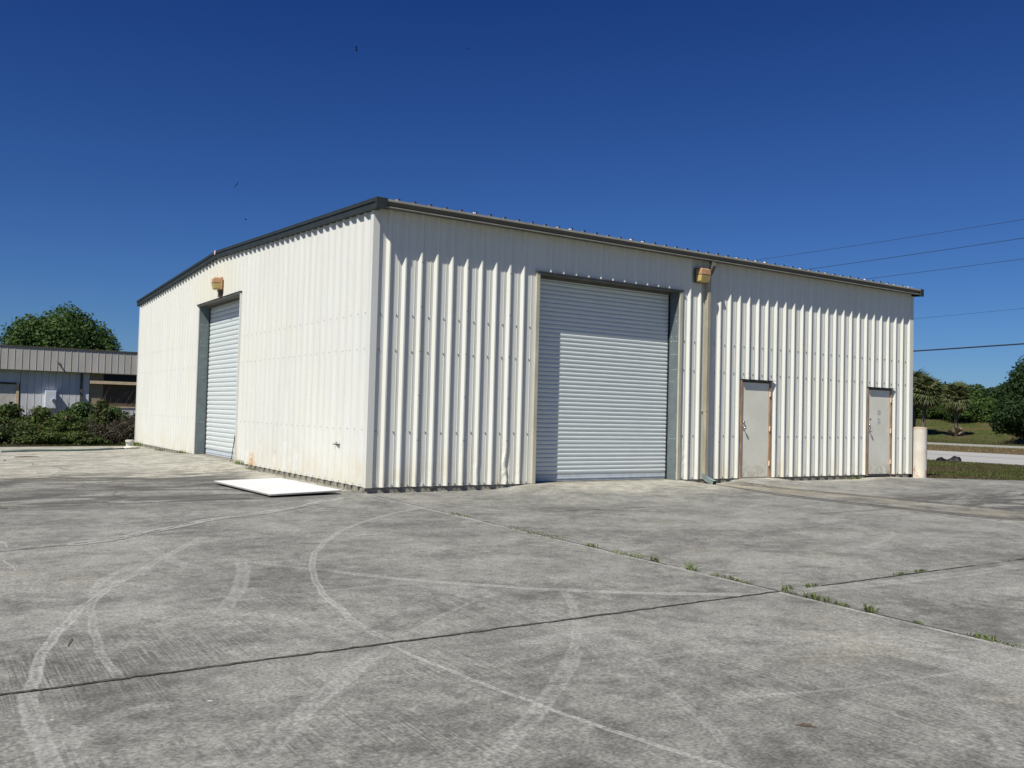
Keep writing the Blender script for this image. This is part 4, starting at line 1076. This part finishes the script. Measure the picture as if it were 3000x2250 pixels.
bush(-5.6, 21.2, 1.75, 1.3, 1.0, 8000, .060, 70, BL, 'tall leafy bush cut by the picture edge by the low building door')
bush(-3.7, 21.0, 1.45, 1.15, .95, 8500, .060, 71, BL, 'rounded leafy bush in front of the low building door')
bush(-2.55, 20.3, 1.35, .95, .8, 7000, .058, 72, BL, 'leafy bush whose top reaches toward the electrical cabinet')
bush(-1.9, 20.0, .85, .8, .7, 4500, .055, 73, BL, 'low leafy bush directly below the electrical cabinet')
bush(-1.35, 21.6, 1.45, .85, .8, 5500, .055, 74, M['oak2'], 'dark clipped-looking bush beside the electrical cabinet')
bush(-.45, 21.4, 1.45, .9, .8, 5500, .055, 75, M['oak2'], 'dark bush below the brown boarded opening')
bush(-.62, 20.6, 1.62, .45, .45, 2600, .060, 76, BL, 'upright bright green sapling poking above the dark bushes', 'sapling', 6)
bush(-.55, 19.7, .95, 1.0, .65, 4200, .035, 77, M['dryleaf'], 'grey-brown dry brush heap in front of the dark bushes', 'dry brush', 26)
bush(.55, 20.4, 1.35, .9, .8, 6000, .045, 78, M['dryleaf'], 'dry viny bush against the far corner of the warehouse', 'dry brush', 18)
bush(-3.0, 19.3, .75, 1.0, .55, 5000, .050, 79, BL, 'low trailing bush along the edge of the yard')
bush(-4.6, 19.5, .85, 1.0, .6, 5000, .050, 80, BL, 'low bush at the yard edge under the tall one')
bush(-1.4, 19.1, .55, .9, .45, 3500, .045, 81, BL, 'lowest leafy sprawl at the yard edge')
bush(1.6, 21.5, 1.5, 1.1, 1.0, 4000, .055, 82, M['oak2'], 'dark bush mostly hidden behind the warehouse corner')
# bare arching canes over the bushes
mb = MB(); r = random.Random(2)
for i in range(9):
    x = r.uniform(-1.3, .7); y = r.uniform(20, 21.5); z = terr(x, y)
    mb.tube([(x, y, z + .3), (x + r.uniform(-.2, .3), y, z + 1.3), (x + r.uniform(.1, .7), y, z + r.uniform(1.5, 2.15))], [.006, .005, .002], 4)
for i in range(8):
    x = r.uniform(-1.2, .3); y = 19.3; z = terr(x, y)
    mb.tube([(x, y, z + .3), (x + .5, y - .1, z + .75), (x + 1.0, y, z + .85 + r.uniform(0, .2))], [.006, .005, .002], 4)
tag(mb.build('bare_canes', simple('pale_cane', (.13, .11, .085), .9)), 'thin bare canes arching above the dry brush by the low building', 'canes')['kind'] = 'stuff'

# turf blades near the road verge and yard edge (uncountable)
def blades(n, region, h, seed, mat, name, label):
    rg = np.random.default_rng(seed); mb = MB(); V = []; F = []
    cnt = 0
    while cnt < n:
        x, y = region(rg)
        z = terr(x, y); a = rg.uniform(0, 6.28); w_ = .010 + rg.random() * .012; hh = h * (.4 + rg.random()); lx, ly = rg.normal(size=2) * hh * .5
        o = len(V); V += [(x - w_ * math.cos(a), y - w_ * math.sin(a), z - .01), (x + w_ * math.cos(a), y + w_ * math.sin(a), z - .01), (x + lx, y + ly, z + hh)]; F.append((o, o + 1, o + 2)); cnt += 1
    mb.v = V; mb.f = F; o = mb.build(name, mat); o['kind'] = 'stuff'; o['label'] = label; o['category'] = 'grass'
def reg1(rg):
    while True:
        x = rg.uniform(15.3, 29.4); y = rg.uniform(-6, 13)
        if x > 15.4 and y > (-.24 - (x - 15.6) * .47 if x < 25.6 else -23) + .05 and (y - .6) / max(.1, x - 15.2) < 1.15: return x, y
blades(60000, reg1, .045, 1, M['turfblade'], 'grass', 'short patchy green and brown turf between the yard and the road')
blades(16000, lambda rg: (rg.uniform(-7, 1.2), 18.05 + abs(rg.normal()) * .8), .10, 2, M['turfblade'], 'grass', 'short grass fringe at the far edge of the yard')
blades(26000, lambda rg: (rg.uniform(42.8, 56.3), rg.uniform(4, 34)), .09, 3, leaf_mat('dry_blades', (.15, .115, .055), (.22, .165, .085), (.10, .11, .04), .3), 'grass', 'dry tan grass on the median between the two roads')
blades(40000, lambda rg: (64.6 + rg.random() ** 1.5 * 34, rg.uniform(14, 60)), .14, 4, M['turfblade'], 'grass', 'rough green grass rising up the far mound')

# weeds in the joints
def tuft_mesh(seed, n, h, spread):
    r = random.Random(seed); mb = MB()
    for i in range(n):
        a = r.uniform(0, 6.28); b = (r.uniform(-spread, spread), r.uniform(-spread * .3, spread * .3), 0); l = h * r.uniform(.4, 1.1); w_ = r.uniform(.0022, .0042)
        d = Vector((math.cos(a), math.sin(a), 0)); nn = Vector((-d.y, d.x, 0)) * w_; B0 = Vector(b); lean = r.uniform(.25, 1.1)
        p1 = B0 + d * l * .3 * lean + Vector((0, 0, l * .55)); p2 = B0 + d * l * .95 * lean + Vector((0, 0, l * (1.0 - .5 * lean)))
        mb.add([tuple(B0 - nn), tuple(B0 + nn), tuple(p1 + nn), tuple(p1 - nn), tuple(p2)], [(0, 1, 2, 3), (3, 2, 4)])
    return mb
WD = [(0.0, -3.07, .05, .22, 'small weed line, nearest the warehouse corner in the slab joint'), (0, -4.45, .04, .25, 'thin weed sprig second from the warehouse corner in the joint'), (0, -5.1, .045, .33, 'long low weed row, third from the warehouse corner'),
      (0, -5.95, .075, .10, 'isolated leafy weed clump before the longest weed row'), (0, -6.5, .06, .22, 'weed row just beyond the isolated leafy clump'), (0, -6.95, .10, .07, 'spiky weed tuft halfway along the joint'),
      (0, -7.45, .13, .07, 'tall spiky weed tuft, the bushier of the halfway pair'), (0, -7.86, .055, .14, 'flat weed patch short of the joint crossing'), (0, -8.12, .03, .10, 'tiny weed sprout just short of the joint crossing'),
      (.02, -8.60, .05, .08, 'weed at the very crossing of the two slab joints'), (.11, -8.50, .07, .06, 'small upright weed just past the crossing on the dark joint'), (.42, -8.51, .055, .08, 'dense little weed on the dark joint beyond the crossing'),
      (0, -8.83, .09, .06, 'thin-bladed weed next after the joint crossing'), (0, -8.99, .08, .09, 'bushy weed clump after the thin-bladed one'), (0, -9.14, .05, .07, 'trailing end weed of the bushy row'),
      (0, -9.40, .13, .05, 'lone tall weed with one long blade'), (1.80, -8.5, .05, .12, 'dark flat weed far out along the dark joint'), (2.12, -8.49, .05, .09, 'outermost weed on the dark joint'),
      (0, -9.80, .03, .04, 'tiny dark sprout after the lone tall weed'), (0, -10.28, .07, .10, 'low clover-like weed near the picture edge'), (0, -10.44, .03, .10, 'creeping weed runner trailing from the clover-like weed'), (0, -10.64, .04, .05, 'last weed of the joint, cut close to the picture edge')]
for i, (x, y, h, sp, lb) in enumerate(WD):
    z = gz(x, y); T = thing('joint_weed', lb, 'weed', (x, y, z), 'weeds growing in the slab joints')
    mb = tuft_mesh(100 + i, int(26 + sp * 190), h, sp)
    ang = math.pi / 2 if abs(x) < .06 else 0
    mb.v = [(a, b, c * .8) for a, b, c in mb.v]; me = mb.mesh('blades', M['weed']); o = inst('blades', me, T, (-.012 if abs(x) < .06 else 0, 0, 0), (0, 0, ang)); o['kind'] = 'stuff'
for i, (x, y, h, sp, lb) in enumerate(((-.06, 6.75, .16, .30, 'green weed clump at the foot of the gable wall by the rust stain'), (-.05, 5.9, .07, .3, 'sparse weeds under the rusty edge of the gable wall'), (-.07, 11.9, .12, .25, 'small weed clump beyond the gable roll door'), (-.12, 17.6, .22, .25, 'weed clump between the bucket and the wall end'), (-.05, 14.6, .08, .4, 'mossy weed strip along the far part of the gable wall'), (12.9, -.06, .10, .25, 'weeds at the wall foot before the farther entry door'))):
    z = gz(x, y); T = thing('wall_weed', lb, 'weed', (x, y, z), 'weeds along the foot of the warehouse walls')
    me = tuft_mesh(200 + i, int(60 + sp * 160), h, sp).mesh('blades', M['weed']); o = inst('blades', me, T, (0, 0, 0), (0, 0, 0 if y < 0 else math.pi / 2)); o['kind'] = 'stuff'

# ------------------------------------------------------------------ low building beyond the bushes
A0 = Vector((-2.92, 35.06, 0)); ANG = 0.
LB = thing('low_building', 'low grey-beige metal building with a deep ribbed fascia behind the bushes', 'building', tuple(A0)); LB.rotation_euler = (0, 0, ANG)
M['fascia'] = simple('grey_beige_fascia_paint', (.47, .445, .40), .5, .3, .08, 2, stretch=(1, 1, .3))
M['lbwall'] = simple('pale_grey_building_paint', (.58, .58, .585), .5, .3, .07, 2, stretch=(1, 1, .3))
M['board'] = simple('dark_brown_boarding', (.115, .085, .062), .8, .1, .25, 1.4)
M['beam'] = simple('tan_lintel_paint', (.56, .44, .29), .6)
M['cabinet'] = simple('pale_blue_grey_cabinet', (.60, .64, .68), .45, .4, .05)
M['lbdoor'] = simple('grey_beige_far_door', (.50, .48, .43), .5)
def local(mb, name, mat, par): 
    me = mb.mesh(name, mat); return inst(name, me, par)
me = MB().box(.006, .300, 0, .03, 2.79, 3.88).box(.282, .300, -.016, -.001, 2.79, 3.88).mesh('fascia_panel', M['fascia'])
for i in range(-22, 34): inst('fascia_panel', me, LB, (i * FT, 0, 0))
sidep = MB()
me = MB().box(.004, .301, .34, .37, -.3, 2.80).box(.284, .301, .328, .339, -.3, 2.80).mesh('wall_panel', M['lbwall'])
for i in range(-22, 12):
    if -3 <= i <= 2: continue
    inst('wall_panel', me, LB, (i * FT, 0, 0))
local(MB().box(-6.7, 10.4, -.04, .8, 3.885, 3.94), 'fascia_cap', M['conduit'], LB)
local(MB().box(-6.7, 10.4, -.02, .339, 2.755, 2.785), 'fascia_drip', M['gutter'], LB)
local(MB().box(-6.7, 10.4, .4, 9, 3.0, 3.80), 'roof', M['roof'], LB)
local(MB().box(-6.7, 3.6, .39, 9, -.3, 2.99).box(3.6, 10.4, .8, 9, -.3, 2.99), 'inner_wall', M['board'], LB)
local(MB().box(-.40, .74, .35, .38, -.3, 2.08), 'entry_door', M['lbdoor'], LB)
local(MB().box(.745, .86, .30, .385, -.3, 2.17), 'door_frame', M['beam'], LB); local(MB().box(-.60, .7445, .30, .385, 2.085, 2.17), 'door_frame', M['board'], LB)
local(MB().box(-.60, .90, .34, .388, 2.171, 2.754), 'wall_panel', M['lbwall'], LB)
local(MB().box(-.62, -.41, .34, .388, -.3, 2.17), 'wall_panel', M['lbwall'], LB)
local(MB().tube([(.64, .345, 1.22), (.64, .28, 1.22), (.54, .275, 1.22)], .018, 6), 'door_lever', M['steel'], LB)
cb = local(MB().box(1.97, 2.46, .04, .338, .95, 1.84), 'electrical_cabinet', M['cabinet'], LB); bevel(cb, .012)
local(MB().tube([(2.34, .039, 1.36), (2.34, -.05, 1.36)], .08, 14), 'meter', M['steel'], cb)
local(MB().box(2.0, 2.43, .032, .039, .99, 1.80), 'cabinet_door', M['cabinet'], cb)
local(MB().tube([(2.08, .2, -.2), (2.08, .2, .949)], .06, 8), 'conduit', M['lbwall'], cb)
local(MB().tube([(2.24, .2, -.2), (2.24, .2, .949)], .05, 8), 'conduit', M['lbwall'], cb)
local(MB().tube([(2.38, .2, -.2), (2.38, .2, .949)], .035, 8), 'conduit', M['lbwall'], cb)
local(MB().box(3.53, 3.63, .24, .5, -.3, 2.75), 'post', M['conduit'], LB)
local(MB().box(3.635, 3.94, .32, .5, -.3, 2.75), 'column', M['lbwall'], LB)
local(MB().box(3.941, 10.3, .05, .20, 2.25, 2.40), 'lintel', M['beam'], LB)
local(MB().box(3.941, 4.60, .380, .42, 1.14, 2.75), 'boarding', simple('tan_boarding', (.30, .245, .17), .8), LB)
local(MB().box(4.605, 10.3, .360, .42, 1.14, 2.24), 'boarding', M['board'], LB)
local(MB().box(4.605, 10.3, .480, .52, 2.245, 2.75), 'dark_window', simple('dark_glass', (.02, .025, .03), .1, .5), LB)
local(MB().box(3.941, 10.3, .30, .379, 1.08, 1.138), 'sill', M['beam'], LB)
local(MB().box(3.941, 10.3, .34, .42, -.3, 1.079), 'low_wall', M['lbwall'], LB)
mb = MB().tube([(2.44, -.0, 3.26), (2.46, -.22, 3.20), (2.60, -.24, 3.08)], [.05, .03, .055], 6); local(mb, 'fascia_lamp', M['conduit'], LB)
